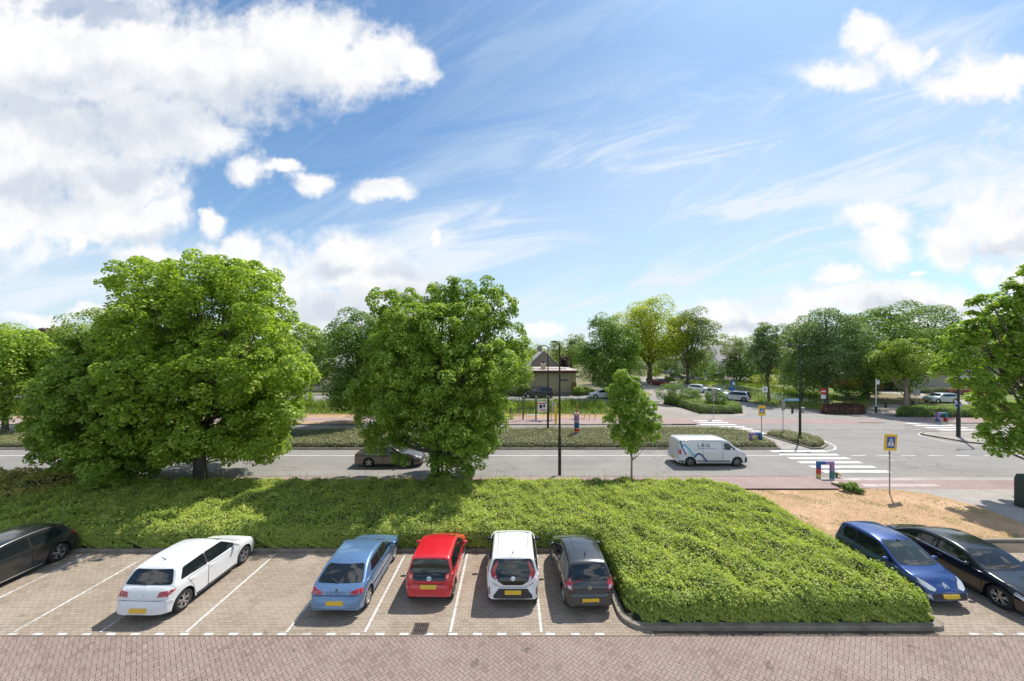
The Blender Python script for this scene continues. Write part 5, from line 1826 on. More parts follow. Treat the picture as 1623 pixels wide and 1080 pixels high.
def window(parent, x, y, z, w, h, cols=2, rows=1, fm=None):
    """framed window on a wall whose face is at y (facing -Y)"""
    m = MB()
    b = .06
    m.box((x, y - .03, z + h / 2 - b / 2), (w, .08, b)).box((x, y - .03, z - h / 2 + b / 2), (w, .08, b))
    m.box((x - w / 2 + b / 2, y - .03, z), (b, .08, h - 2 * b)).box((x + w / 2 - b / 2, y - .03, z), (b, .08, h - 2 * b))
    for k in range(1, cols): m.box((x - w / 2 + w * k / cols, y - .028, z), (.05, .07, h - 2 * b))
    for k in range(1, rows): m.box((x, y - .026, z - h / 2 + h * k / rows), (w - 2 * b, .066, .04))
    f = m.build('window', [fm or FRAME], parent)
    MB().box((x, y - .005, z), (w - b, .03, h - b)).build('pane', [DWIN], f)
    return f


def gable_house(label, loc, w, dpt, eave, ridge, wallm, roofm, rz=0.0, cat='house', wins=(), chim=None, along='x', porch=False):
    t = thing('house', label, cat, loc, rz)
    m = MB()
    if along == 'y':    # gable faces the camera
        V = [(-w / 2, 0, 0), (w / 2, 0, 0), (w / 2, 0, eave), (0, 0, ridge), (-w / 2, 0, eave), (-w / 2, dpt, 0), (w / 2, dpt, 0), (w / 2, dpt, eave), (0, dpt, ridge), (-w / 2, dpt, eave)]
        m.add(V, [(0, 1, 2, 3, 4), (9, 8, 7, 6, 5), (1, 6, 7, 2), (0, 4, 9, 5)])
        m.build('wall', [wallm], t)
        r = MB()
        for sg in (-1, 1):
            o = .35
            a = Vector((sg * (w / 2 + o), 0, eave - o * (ridge - eave) / (w / 2)))
            r.add([(0, -.25, ridge + .02), (a.x, -.25, a.z), (a.x, dpt + .25, a.z), (0, dpt + .25, ridge + .02), (0, -.25, ridge + .18), (a.x, -.25, a.z + .14), (a.x, dpt + .25, a.z + .14), (0, dpt + .25, ridge + .18)],
                  [(0, 1, 2, 3), (7, 6, 5, 4), (0, 4, 5, 1), (1, 5, 6, 2), (2, 6, 7, 3), (3, 7, 4, 0)])
    else:
        V = [(-w / 2, 0, 0), (w / 2, 0, 0), (w / 2, dpt, 0), (-w / 2, dpt, 0), (-w / 2, 0, eave), (w / 2, 0, eave), (w / 2, dpt, eave), (-w / 2, dpt, eave), (-w / 2, dpt / 2, ridge), (w / 2, dpt / 2, ridge)]
        m.add(V, [(0, 1, 5, 4), (1, 2, 6, 9, 5), (2, 3, 7, 6), (3, 0, 4, 8, 7)])
        m.build('wall', [wallm], t)
        r = MB()
        for y0, sg in ((-.4, 1), (dpt + .4, -1)):
            z0 = eave - .4 * (ridge - eave) / (dpt / 2)
            r.add([(-w / 2 - .3, y0, z0), (w / 2 + .3, y0, z0), (w / 2 + .3, dpt / 2, ridge), (-w / 2 - .3, dpt / 2, ridge), (-w / 2 - .3, y0, z0 + .16), (w / 2 + .3, y0, z0 + .16), (w / 2 + .3, dpt / 2, ridge + .16), (-w / 2 - .3, dpt / 2, ridge + .16)],
                  [(0, 1, 2, 3), (7, 6, 5, 4), (0, 4, 5, 1), (1, 5, 6, 2), (2, 6, 7, 3), (3, 7, 4, 0)])
    rf = r.build('roof', [roofm], t)
    if chim:
        c = MB().box((chim[0], chim[1], chim[2]), (1.0, .7, 1.3)).box((chim[0], chim[1], chim[2] + .68), (1.1, .8, .1), 1)
        c.build('chimney', [B_GABLE, B_GREY], rf)
    for (x, z, ww, hh, cols) in wins: window(t, x, 0, z, ww, hh, cols)
    return t


gable_house('grey brown gabled house rising behind the bungalow', PY(862, 82), 8.2, 12, ZY(584, 82) - .1, ZY(557, 82), B_GABLE, ROOF_T, chim=(-.8, 1.6, ZY(553, 82)), along='y', wins=((-2.0, 2.2, 1.6, 1.3, 2), (1.6, 2.2, 1.6, 1.3, 2)))
# bungalow
bx = PY(795, 66).x; bX = PY(913, 66).x
bw = bX - bx
t = thing('bungalow', 'flat roofed tan brick bungalow with a brown fascia behind the black van', 'house', ((bx + bX) / 2, 66, 0))
hz = ZY(591, 66)
MB().box((bw * .17, 5, hz / 2), (bw * .66, 9.6, hz)).box((-bw * .33, 5.4, hz / 2), (bw * .34, 8.8, hz)).build('wall', [B_TAN], t)
f = MB().box((-.3, 4.9, hz + .18), (bw + 1.2, 11.2, .36)).build('fascia', [FASCIA], t)
rf = MB().box((-.3, 4.9, hz + .40), (bw + 1.0, 11.0, .08)).box((-.3 - bw * .02, 6.5, hz + .5), (bw * .9, 6, .12)).build('roof', [ROOF_F], t)
MB().box((1.0, 2.5, hz + .95), (.85, .85, 1.0)).box((1.0, 2.5, hz + 1.5), (1.0, 1.0, .12)).build('chimney', [B_TAN], rf)
MB().tube([(1.0, 2.5, hz + 1.5), (1.0, 2.5, hz + 1.95)], .16, 8).build('chimney_pot', [PLASTIC], rf)
wx = PY(851, 66).x - (bx + bX) / 2
wf = window(t, wx, .95, 1.75, 1.5, 2.3, 2)
MB().box((wx + .3, .90, 1.75), (.75, .02, 2.1)).build('curtain', [CURT], wf)
window(t, wx - 2.6, .95, 1.9, 1.6, 1.9, 2)
wx = PY(894, 66).x - (bx + bX) / 2
window(t, wx, .2, 2.55, 1.5, .5, 3)
MB().box((bw * .5 - .35, .16, 1.1), (.9, .06, 2.1)).build('door', [WOOD], t)

# white fronted house far behind the canal
hb = PY(1168, 112)
t = gable_house('white fronted house with a pale tiled roof behind the thin olive tree', hb, 11.5, 9, ZY(571, 112), ZY(548, 112), B_WHITE, ROOF_T, wins=((-3.6, 4.4, 2.0, 1.3, 2), (-.6, 4.4, 1.6, 1.3, 2), (3.0, 4.4, 2.0, 1.3, 2), (-3.2, 1.3, 1.2, 2.2, 1), (-1.2, 1.3, 1.2, 2.2, 1), (3.2, 1.4, 2.4, 1.8, 3)))
MB().box((-1.4, -1.3, 2.85), (7.5, 2.8, .22)).build('porch_roof', [B_WHITE], t)
for x in (-5.0, -2.6, -.2, 2.1): MB().box((x, -2.5, 1.37), (.3, .3, 2.74)).build('porch_post', [FRAME], t)
gable_house('dark roofed house mostly hidden by trees right of the white fronted one', PY(1215, 120), 10, 9, 4.6, 8.0, B_RED, ROOF_T, wins=((-2.5, 3.6, 1.6, 1.2, 2), (2, 3.6, 1.6, 1.2, 2)))
gable_house('pale house glimpsed through the trees right of the yellow tree', PY(1083, 122), 9, 9, 4.8, 8.4, B_WHITE, ROOF_T, wins=((-2.5, 1.8, 1.8, 1.5, 2), (2, 1.8, 1.8, 1.5, 2), (0, 3.9, 1.8, 1.1, 2)))
gable_house('tan terraced house behind the limes on the left', PY(690, 72), 16, 9, 4.6, 7.4, B_TAN, ROOF_T, wins=((-5, 1.6, 2.4, 1.6, 3), (0, 1.6, 2.4, 1.6, 3), (5, 1.6, 2.4, 1.6, 3), (-4, 3.9, 1.8, 1.1, 2), (4, 3.9, 1.8, 1.1, 2)))
gable_house('tan terraced house furthest left behind the limes', PY(490, 72), 14, 9, 4.6, 7.4, B_TAN, ROOF_T, wins=((-4, 1.6, 2.4, 1.6, 3), (1, 1.6, 2.4, 1.6, 3), (5, 3.9, 1.8, 1.1, 2), (-4, 3.9, 1.8, 1.1, 2)))
# garden wall behind the side street
for x0, x1, lb in ((-24, -2.2, 'low brown garden wall left of the black van'), (8.0, 19.5, 'low brown garden wall in front of the bungalow garden')):
    tag(MB().box(((x0 + x1) / 2, 65.2, .3), (x1 - x0, .25, .6)).box(((x0 + x1) / 2, 65.2, .64), (x1 - x0 + .1, .32, .08), 1).build('garden_wall', [B_GABLE, B_GREY]), lb, 'wall')

# brick hall on the right
Yh = 72
hx0, hx1 = PY(1366, Yh).x, PY(1440, Yh).x
t = thing('brick_hall', 'low dark red brick hall with parked bicycles in front', 'building', (0, 0, 0))
hh = ZY(598, Yh)
MB().box(((hx0 * .72 + hx1 * .28), Yh + 4, hh / 2), ((hx1 - hx0) * .42, 8, hh)).box(((hx0 + hx1) / 2 + 2.2, Yh + 5.5, hh / 2), ((hx1 - hx0) * .6, 5, hh)).build('wall', [B_RED], t)
MB().box(((hx0 + hx1) / 2, Yh + 4, hh + .2), (hx1 - hx0 + 1.0, 9.4, .4)).build('roof', [FASCIA], t)
for x in (0, 1.9, 3.8): window(t, (hx0 + hx1) / 2 + .8 + x, Yh + 3.0, 1.5, 1.5, 2.2, 1)
gx0, gx1 = PY(1446, 70).x, PY(1520, 70).x
t = thing('annex', 'plain grey rendered annex between the brick hall and the white block', 'building', (0, 0, 0))
MB().box(((gx0 + gx1) / 2, 75, 1.65), (gx1 - gx0, 9, 3.3)).build('wall', [B_GREY], t)
MB().box(((gx0 + gx1) / 2, 75, 3.42), (gx1 - gx0 + .8, 9.8, .24)).build('roof', [FASCIA], t)
wx0 = PY(1497, 92)
t = thing('apartment_block', 'white building glimpsed above the annex through the leaves', 'building', (wx0.x + 7, 92, 0))
MB().box((0, 5, 4.4), (22, 10, 8.8)).build('wall', [B_WHITE], t)
MB().box((0, 5, 8.9), (22.6, 10.6, .25)).build('roof', [B_GREY], t)
for z in (2.0, 4.9, 7.4):
    for x in (-8.5, -4.5, -.5, 3.5, 7.5): window(t, x, 0, z, 2.2, 1.3, 2)

# ------------------------------------------------------------------ street furniture
MB_BLK = mat('metal_black_green', (0.012, 0.016, 0.015), 0.4, var=.2, vscale=3)
GALV = mat('galvanised', (0.30, 0.31, 0.31), 0.45, 0.5, var=.15, vscale=5)
SBLUE = mat('sign_blue', (0.01, 0.09, 0.33), 0.35)
SYEL = mat('sign_yellow', (0.82, 0.50, 0.02), 0.4)
SWHITE = mat('sign_white', (0.75, 0.76, 0.77), 0.4)
SBLACK = mat('sign_black', (0.01, 0.01, 0.01), 0.5)
SRED = mat('sign_red', (0.55, 0.02, 0.025), 0.4)
SGREY = mat('sign_back', (0.27, 0.26, 0.25), 0.5, 0.2)
C_PUR = mat('paint_purple', (0.28, 0.17, 0.38), 0.6, var=.12, vscale=6)
C_BLU = mat('paint_blue', (0.01, 0.09, 0.27), 0.6, var=.12, vscale=6)
C_RED = mat('paint_bright_red', (0.52, 0.03, 0.03), 0.6, var=.12, vscale=6)
C_YEL = mat('paint_yellow', (0.60, 0.46, 0.10), 0.6, var=.12, vscale=6)
C_TEAL = mat('paint_teal', (0.02, 0.17, 0.19), 0.6, var=.12, vscale=6)
C_PINK = mat('paint_pink', (0.55, 0.30, 0.32), 0.6, var=.1, vscale=6)
LAMPG = mat('lamp_glass', (0.45, 0.46, 0.45), 0.2)


def lamp_post(label, base, h, arms=(1,), r=.085, arm=1.0, z0=0.0, group=None, hs=1.0, R_=.5):
    t = thing('street_lamp', label, 'street lamp', base, 0, group)
    m = MB()
    m.tube([(0, 0, 0), (0, 0, h * .28)], [r * 1.25, r * 1.2], 14)
    m.tube([(0, 0, h * .28), (0, 0, h * .29)], [r * 1.2, r * .85], 14)
    m.tube([(0, 0, h * .29), (0, 0, h - .05 - R_)], [r * .85, r * .55], 14)
    m.build('pole', [MB_BLK], t, sharp=40)
    for sg in arms:
        pts = []
        for k in range(7):
            a = math.pi / 2 * k / 6 * .93
            pts.append((sg * R_ * (1 - math.cos(a)), 0, h - .05 - R_ + R_ * math.sin(a)))
        e = pts[-1]
        pts.append((sg * arm, 0, e[2] + .05))
        a_ = MB().tube(pts, [r * .5] * 7 + [r * .4], 8).build('arm', [MB_BLK], t, smooth=True)
        hd = MB()
        sec = []
        for (dx, w_, hh_) in ((0, .05, .05), (.08, .09, .08), (.35, .12, .09), (.6, .09, .06), (.68, .02, .02)):
            sec.append([(sg * (arm - .1 + dx * hs), y, e[2] + .06 + z) for y, z in ((-w_, -hh_ * .5), (-w_ * .8, hh_ * .5), (w_ * .8, hh_ * .5), (w_, -hh_ * .5))])
        V = [q for s_ in sec for q in s_]
        F = [(i * 4 + k, i * 4 + (k + 1) % 4, (i + 1) * 4 + (k + 1) % 4, (i + 1) * 4 + k) for i in range(4) for k in range(4)] + [(0, 1, 2, 3), (19, 18, 17, 16)]
        hd.add(V, F)
        o = hd.build('lamp_head', [MB_BLK], a_, smooth=False)
        MB().box((sg * (arm - .1 + .35 * hs), 0, e[2] + .01), (.32 * hs, .14, .03)).build('lamp_glass', [LAMPG], o)
    return t


b = P(887, 754); lamp_post('tall black street lamp standing at the near edge of the road', b, ZY(542, b.y), (-1,), arm=.30, hs=.55, R_=.16)
b = P(868.5, 686.5); lamp_post('black street lamp in the median hedge near the painted column', b, ZY(548, b.y), (-1,), arm=.32, hs=.6, R_=.18)
b = P(1268, 696); lt = lamp_post('two-armed black street lamp in the short hedge island', b, ZY(546, b.y), (-1, 1), arm=.85, hs=.85)
b = P(467.5, 675); lamp_post('black street lamp beside the largest lime, its top hidden by leaves', b, 7.8, (-1,), arm=.8)
b = P(1519, 694); lamp_post('black lamp post on the right refuge carrying the round blue sign', b, 8.0, (-1,), arm=1.0, r=.12)
b = P(72, 640); lamp_post('black lamp head poking out between the crowns on the far left', b, ZY(570, b.y) + .6, (1,), arm=1.0)
b = P(50, 672); lamp_post('black lamp pole in the crowns at the left edge', b, ZY(553, b.y), (-1,), arm=.8)


def plate(parent, name, c, w, h, th, m, rz=0.0, tilt=0.0):
    o = MB().box((0, 0, 0), (w, th, h)).build(name, [m], parent)
    o.location = c; o.rotation_euler = (0, tilt, rz)
    return o


def flat_on(parent, name, polys, z, m, off):
    """thin raised figures on a plate facing -Y; polys in (x, z)"""
    mb = MB()
    for q in polys:
        n = len(q)
        a = [(x, -off, zz) for x, zz in q]; b_ = [(x, -off + .004, zz) for x, zz in q]
        mb.add(a + b_, [tuple(range(n)), tuple(reversed(range(n, 2 * n)))] + [(i, n + i, n + (i + 1) % n, (i + 1) % n) for i in range(n)])
    return mb.build(name, [m], parent)


def ped_sign(label, base, zc, w, rz, tilt=0.0, h=None):
    """blue zebra-crossing square on a yellow board"""
    t = thing('crossing_sign', label, 'road sign', base, 0)
    h = h or w
    MB().tube([(0, 0, 0), (0, 0, zc + h * .3)], .032, 10).tube([(0, 0, zc - h * .5 - .22), (0, 0, zc - h * .5 - .1)], .05, 10).build('pole', [GALV], t, sharp=40)
    b_ = MB().box((0, 0, 0), (w, .03, h)).build('sign_board', [SYEL], t)
    b_.location = (0, -.055, zc); b_.rotation_euler = (0, tilt, rz)
    k = w * .66
    q = flat_on(b_, 'blue_panel', [[(-k / 2, -k / 2), (k / 2, -k / 2), (k / 2, k / 2), (-k / 2, k / 2)]], 0, SBLUE, .019)
    tr = k * .44
    flat_on(q, 'white_triangle', [[(-tr, -tr * .75), (tr, -tr * .75), (0, tr * .9)]], 0, SWHITE, .023)
    fig = [[(-.025, .11), (.025, .11), (.025, .16), (-.025, .16)], [(-.035, .0), (.035, .0), (.03, .10), (-.03, .10)], [(-.03, .0), (-.005, .0), (-.05, -.12), (-.085, -.12)], [(.005, .0), (.035, .0), (.08, -.12), (.045, -.12)],
           [(-.03, .09), (-.02, .07), (-.08, .0), (-.095, .015)], [(.03, .09), (.02, .07), (.075, .01), (.09, .025)]]
    fig = [[(x * k * 1.5, z * k * 1.5 - k * .02) for x, z in f_] for f_ in fig]
    bars = [[(x - .022 * k * 1.6, -tr * .72), (x + .012 * k * 1.6, -tr * .72), (x + .03 * k * 1.6, -tr * .50), (x, -tr * .50)] for x in np.linspace(-tr * .72, tr * .72, 5)]
    flat_on(q, 'walking_figure', fig + bars, 0, SBLACK, .027)
    return t


b = P(1410, 783)
ped_sign('large yellow and blue pedestrian crossing sign leaning on the dry verge', b, ZY(701, b.y), .98, math.radians(14), math.radians(5), .92)
b = P(1207, 697)
ped_sign('smaller yellow and blue pedestrian crossing sign in the median hedge', b, ZY(651, b.y), .62, 0.0, 0, .9)

# painted pole with rings
b = P(914, 695)
t = thing('painted_column', 'round column painted in purple, blue, red and yellow bands in the median hedge', 'column', b)
H_ = ZY(655, b.y)
bands = [(0, .12, C_BLU), (.12, .155, C_YEL), (.155, .25, C_BLU), (.25, .285, C_YEL), (.285, .395, C_RED), (.395, .42, C_YEL), (.42, .65, C_BLU), (.65, .68, C_YEL), (.68, .90, C_PUR), (.90, .94, C_PINK), (.94, 1.0, C_PINK)]
for z0, z1, mm in bands:
    MB().lathe([(0.001, H_ * z0), (.23, H_ * z0), (.23, H_ * z1), (0.001, H_ * z1)], n=24).build('band', [mm], t, sharp=40)
MB().tube([(0, 0, H_), (0, 0, H_ + .8)], [.05, .02], 8).build('spike', [C_RED], t, smooth=True)


def painted_rail(label, base, w, h, cols, rz=0.0, r=.085):
    """inverted U of square tube painted in coloured sections"""
    t = thing('painted_rail', label, 'barrier', base, rz)
    segs = [((-w / 2, 0), (-w / 2, h * .22), cols[0]), ((-w / 2, h * .22), (-w / 2, h * .55), cols[1]), ((-w / 2, h * .55), (-w / 2, h), cols[2]), ((-w / 2 + r, h - r), (-r * .4, h - r), cols[3]), ((-r * .4, h - r), (w / 2 - r, h - r), cols[4]),
            ((w / 2, h * .42), (w / 2, h), cols[5]), ((w / 2, 0), (w / 2, h * .42), cols[6])]
    for a, b_, mm in segs:
        if a[0] == b_[0]:
            o = MB().box((a[0], 0, (a[1] + b_[1]) / 2), (2 * r, 2 * r, b_[1] - a[1])).build('rail_section', [mm], t)
        else:
            o = MB().box(((a[0] + b_[0]) / 2, 0, a[1]), (b_[0] - a[0], 2 * r - .006, 2 * r - .004)).build('rail_section', [mm], t)
    return t


painted_rail('painted U-shaped rail at the near end of the zebra crossing', P(1308, 757.5) + Vector((0, 0, .02)), .86, ZY(732, P(1308, 757.5).y), (C_YEL, C_RED, C_BLU, C_BLU, C_PUR, C_PUR, C_TEAL), r=.09)
painted_rail('painted U-shaped rail in the median hedge beside the small crossing sign', P(1197.5, 705), .80, 1.02, (C_PUR, C_PUR, C_PUR, C_PUR, C_BLU, C_BLU, C_RED), r=.1)
painted_rail('painted U-shaped rail by the hedge behind the right zebra crossing', P(1492.5, 668), .92, 1.0, (C_BLU, C_PUR, C_PUR, C_PUR, C_TEAL, C_TEAL, C_RED), r=.12)

# round blue arrow sign on the right lamp post
b = P(1516, 693.4)
t = thing('arrow_sign', 'round blue keep right sign with a white arrow on the black lamp post', 'road sign', (b.x - .02, b.y - .16, ZY(641, b.y)))
t.scale = (.94, .94, .94)
MB().lathe([(0.001, 0), (.36, 0), (.36, .03), (0.001, .03)], n=32, axis='y').build('disc', [SBLUE], t, sharp=40)
ring = MB().lathe([(.325, -.004), (.36, -.004), (.36, -.001), (.325, -.001)], n=32, axis='y'); ring.build('rim', [SWHITE], t)
flat_on(t, 'arrow', [stroke([(-.19, .19), (.06, -.06)], .10), [(.2, -.2), (-.08, -.2), (.2, .08)]], 0, SWHITE, .006)
MB().box((0, .08, 0), (.1, .12, .2)).build('bracket', [GALV], t)


def grey_sign(label, base, zc, w, h, m, rz=0.0, name='road_sign', pole=None):
    t = thing(name, label, 'road sign', base, 0)
    MB().tube([(0, 0, 0), (0, 0, zc + h * .4)], .03, 8).build('pole', [pole or GALV], t, sharp=40)
    o = MB().box((0, 0, 0), (w, .03, h)).build('sign_board', [m], t); o.location = (0, -.05, zc); o.rotation_euler = (0, 0, rz)
    return t, o


b = P(1241, 688); grey_sign('back of a grey rectangular sign in the short hedge island', b, ZY(642.5, b.y), .62, 1.0, SGREY, .5)
b = P(1131.5, 663.5)
t, o = grey_sign('grey signs on a thin pole in front of the cone shaped bush', b, ZY(620, b.y), .50, .55, SGREY, .3)
MB().box((0, -.05, ZY(631, b.y)), (.34, .03, .7)).build('lower_board', [SGREY], t)
b = P(1161, 644)
t, o = grey_sign('blue signs on a thin pole in front of the pale parked car', b, ZY(608, b.y), .6, .8, SBLUE, 0)
MB().box((-.1, -.05, ZY(617, b.y)), (.9, .03, .5)).build('lower_board', [SBLUE], t)
MB().box((.1, -.075, ZY(608, b.y)), (.25, .01, .4)).build('white_mark', [SWHITE], t)
MB().tube([(0, 0, 2), (0, 0, ZY(590, b.y))], .03, 8).build('upper_pole', [GALV], t)
b = P(1212, 646)
t, o = grey_sign('white square sign with a dark symbol beside the canal tree', b, ZY(617.5, b.y), .72, .78, SWHITE, 0)
flat_on(o, 'symbol', [stroke([(.17 * math.cos(a), .17 * math.sin(a)) for a in np.linspace(0, 6.28, 17)], .05), stroke([(-.10, -.05), (-.03, .07), (.10, -.02)], .05)], 0, SBLACK, .019)
b = P(1304.5, 652)
t, o = grey_sign('round red no entry sign above a small white plate', b, ZY(629, b.y), .6, .5, SWHITE, 0, 'no_entry_sign')
d_ = MB().lathe([(0.001, 0), (.40, 0), (.40, .03), (0.001, .03)], n=28, axis='y').build('disc', [SRED], t, sharp=40); d_.location = (0, -.08, ZY(620.5, b.y))
flat_on(d_, 'white_bar', [[(-.28, -.07), (.28, -.07), (.28, .07), (-.28, .07)]], 0, SWHITE, .004)
b = P(1388.5, 655)
t = thing('signal_pole', 'thin white pole with a dark foot and a small box left of the bright tree', 'pole', b)
MB().tube([(0, 0, .8), (0, 0, ZY(600, b.y))], .055, 8).build('pole', [FRAME], t, sharp=40)
MB().tube([(0, 0, 0), (0, 0, .85)], .12, 8).build('base', [PLASTIC], t, sharp=40)
MB().box((.18, -.05, ZY(606, b.y)), (.28, .16, .55)).build('signal_box', [SWHITE], t)
b = P(1452, 655)
t, o = grey_sign('grey back of a rounded sign in the right hand hedge', b, ZY(622, b.y), .95, .85, SGREY, 0)
# street name board on the two-armed lamp
lb = P(1268, 696)
t = thing('street_name_sign', 'pale blue street name board fixed to the two-armed lamp', 'street sign', (lb.x - .75, lb.y - .02, ZY(634, lb.y)), 0)
MB().box((0, 0, 0), (1.25, .03, .22)).build('sign_board', [mat('sign_pale_blue', (0.10, 0.30, 0.52), .4)], t)
flat_on(t, 'lettering', [[(x, -.035), (x + .07, -.035), (x + .07, .035), (x, .035)] for x in np.arange(-.5, .45, .105)], 0, SWHITE, .019)
t = thing('litter_bin', 'small grey litter bin hung on the two-armed lamp pole', 'bin', (lb.x + .16, lb.y - .12, ZY(654, lb.y)), 0)
MB().lathe([(0.001, 0), (.13, 0), (.16, .42), (.16, .48), (.001, .5)], n=14).build('bin_body', [SGREY], t, sharp=40)
MB().box((-.12, .06, .2), (.06, .06, .3)).build('bracket', [GALV], t)
for px, lb_ in ((1256, 'dark post by the two-armed lamp'),):
    b = P(px, 655)
    tag(MB().tube([(0, 0, 0), (0, 0, 1.0)], .13, 10).tube([(0, 0, 1.0), (0, 0, 1.1)], [.15, .06], 10).build('bollard', [PLASTIC], sharp=40), 'dark bollard behind the two-armed lamp', 'bollard').location = b
for px, py, lb_ in ((1404, 646.5, 'dark bollard left of the flat topped tree'), (1446.5, 645, 'dark bollard right of the flat topped tree trunk'), (1025, 604.8, 'small brown bollard at the far bend')):
    b = P(px, py)
    tag(MB().tube([(0, 0, 0), (0, 0, .8)], .13, 10).tube([(0, 0, .8), (0, 0, .9)], [.15, .06], 10).build('bollard', [PLASTIC], sharp=40), lb_, 'bollard').location = b

# bus shelter seen end on: posts, bench, glass and poster
sb = P(848, 667)
t = thing('bus_shelter', 'open bus shelter with dark posts beside the far carriageway', 'bus shelter', (0, 0, 0))
Ys = sb.y
for px in (809.5, 829, 849.5, 869.5):
    x = PY(px, Ys + (.9 if px < 815 else 0)).x; y = Ys + (.9 if px < 815 else 0); h_ = ZY(630.5, Ys) if px > 815 else ZY(642, Ys)
    p_ = MB().tube([(x, y, .1), (x, y, h_)], .085, 10).build('post', [mat('shelter_brown', (0.10, 0.06, 0.05), .5)], t, sharp=40)
    MB().lathe([(0.001, .02), (.11, 0), (.12, -.08), (.001, -.12)], (x, y, h_ + .12), n=12).build('post_cap', [GALV], p_, smooth=True)
x0, x1 = PY(829, Ys).x, PY(869.5, Ys).x
MB().tube([(PY(811, Ys).x, Ys + .05, ZY(634.5, Ys)), (x1, Ys + .05, ZY(634.5, Ys))], .035, 8).build('roof_rail', [GALV], t)
MB().box(((x0 + x1) / 2 - .3, Ys + .1, ZY(658.5, Ys)), ((x1 - x0) * .45, .28, .06)).build('bench', [FRAME], t)
fence_p = MB()
for k in range(17): fence_p.tube([(x0 - 1.2 + k * .17, Ys + 1.9, .1), (x0 - 1.2 + k * .17, Ys + 1.9, 1.15)], .02, 5)
fence_p.box((x0 + .2, Ys + 1.9, 1.1), (2.9, .04, .05)); fence_p.build('back_fence', [PLASTIC], t)
px_ = PY(859.5, Ys).x
po = MB().box((px_, Ys - .06, (ZY(637, Ys) + ZY(653, Ys)) / 2), (1.05, .12, ZY(637, Ys) - ZY(653, Ys))).build('poster_case', [SWHITE], t)
zc = (ZY(637, Ys) + ZY(653, Ys)) / 2
MB().box((px_, Ys - .135, zc + .42), (.95, .02, .12)).build('poster_header', [C_RED], po)
MB().box((px_ - .18, Ys - .135, zc + .05), (.3, .02, .4)).box((px_ + .2, Ys - .135, zc + .12), (.22, .02, .3)).build('poster_pictures', [SBLACK], po)
MB().box((px_ + .1, Ys - .135, zc - .35), (.6, .02, .12)).build('poster_footer', [C_RED], po)
b = P(878, 667)
t = thing('information_box', 'pale green ticket box on a post right of the bus shelter', 'information box', b)
MB().box((0, 0, 1.55), (.50, .25, .95)).build('box_body', [mat('pale_green', (0.30, 0.42, 0.36), .5)], t)
MB().box((.18, 0, .55), (.2, .12, 1.07)).build('leg', [SWHITE], t)
MB().box((0, 0, 2.06), (.44, .2, .10)).build('cap', [GALV], t)
b = P(875, 667.5)
t = thing('small_post', 'slim orange post left of the pale green box', 'post', b + Vector((-.05, 0, 0)))
MB().tube([(0, 0, 0), (0, 0, 1.15)], .05, 8).build('pole', [C_YEL], t)
MB().box((0, 0, 1.15), (.14, .1, .12)).build('cap', [C_RED], t)
b = P(885, 683)
t = thing('bus_stop_flag', 'yellow bus stop marker behind the tall near lamp', 'bus stop sign', (b.x, b.y + 2.2, .1))
MB().box((0, 0, 1.2), (.26, .10, 1.9)).build('panel', [SYEL], t)
MB().tube([(.0, .0, 0), (0, 0, .3)], .05, 8).build('pole', [GALV], t)

# near objects
b = P(665, 1002)
t = thing('drain_grate', 'cast iron drain grate set in the paving below the red car', 'drain grate', (b.x, 10.93, 0))
m = MB()
m.box((0, -.20, .012), (.44, .035, .02)).box((0, .20, .012), (.44, .035, .02)).box((-.205, 0, .012), (.035, .36, .02)).box((.205, 0, .012), (.035, .36, .02)).box((0, 0, .0112), (.37, .03, .02))
for k in range(6): m.box((-.155 + k * .062, 0, .011), (.022, .36, .018))
m.build('grating', [mat('cast_iron', (0.09, 0.07, 0.06), .7, .3, var=.3, vscale=20)], t)
MB().box((0, 0, .009), (.36, .36, .004)).build('sump', [DARKIN], t)
b = P(1325, 771)
t = thing('tree_stump', 'pale cut tree stump beside the weedy clump', 'tree stump', b)
MB().lathe([(.24, 0), (.22, .1), (.21, .22), (.19, .235), (.001, .235)], n=18).build('stump', [BARK_L], t, sharp=50)
MB().lathe([(.175, .236), (.001, .240)], n=18).build('cut_face', [mat('cut_wood', (.45, .36, .26), .8, var=.2, vscale=8)], t)
b = P(1623.5, 806)
t = thing('litter_bin', 'dark green street bin cut by the right edge of the photo', 'bin', b + Vector((.22, .1, 0)))
hbn = ZY(754, b.y)
MB().prism([(-.28, -.22), (.28, -.22), (.28, .25), (-.28, .25)], 0, hbn * .86).build('bin_body', [mat('bin_green', (.012, .035, .03), .45)], t)
MB().add([(-.28, -.22, hbn * .861), (.28, -.22, hbn * .861), (.28, .25, hbn * .861), (-.28, .25, hbn * .861), (-.22, -.05, hbn), (.22, -.05, hbn), (.22, .2, hbn), (-.22, .2, hbn)], [(0, 1, 5, 4), (1, 2, 6, 5), (2, 3, 7, 6), (3, 0, 4, 7), (4, 5, 6, 7)]).build('lid', [MATS['bin_green']], t)
b = P(1617, 676)
t = thing('waste_container', 'blue container end seen between leaves at the right edge', 'container', b + Vector((.9, 0, 0)))
MB().box((0, 0, .45), (1.6, .8, .9)).build('body', [SBLUE], t)
MB().box((0, 0, .93), (1.7, .86, .06)).build('lid', [C_TEAL], t)


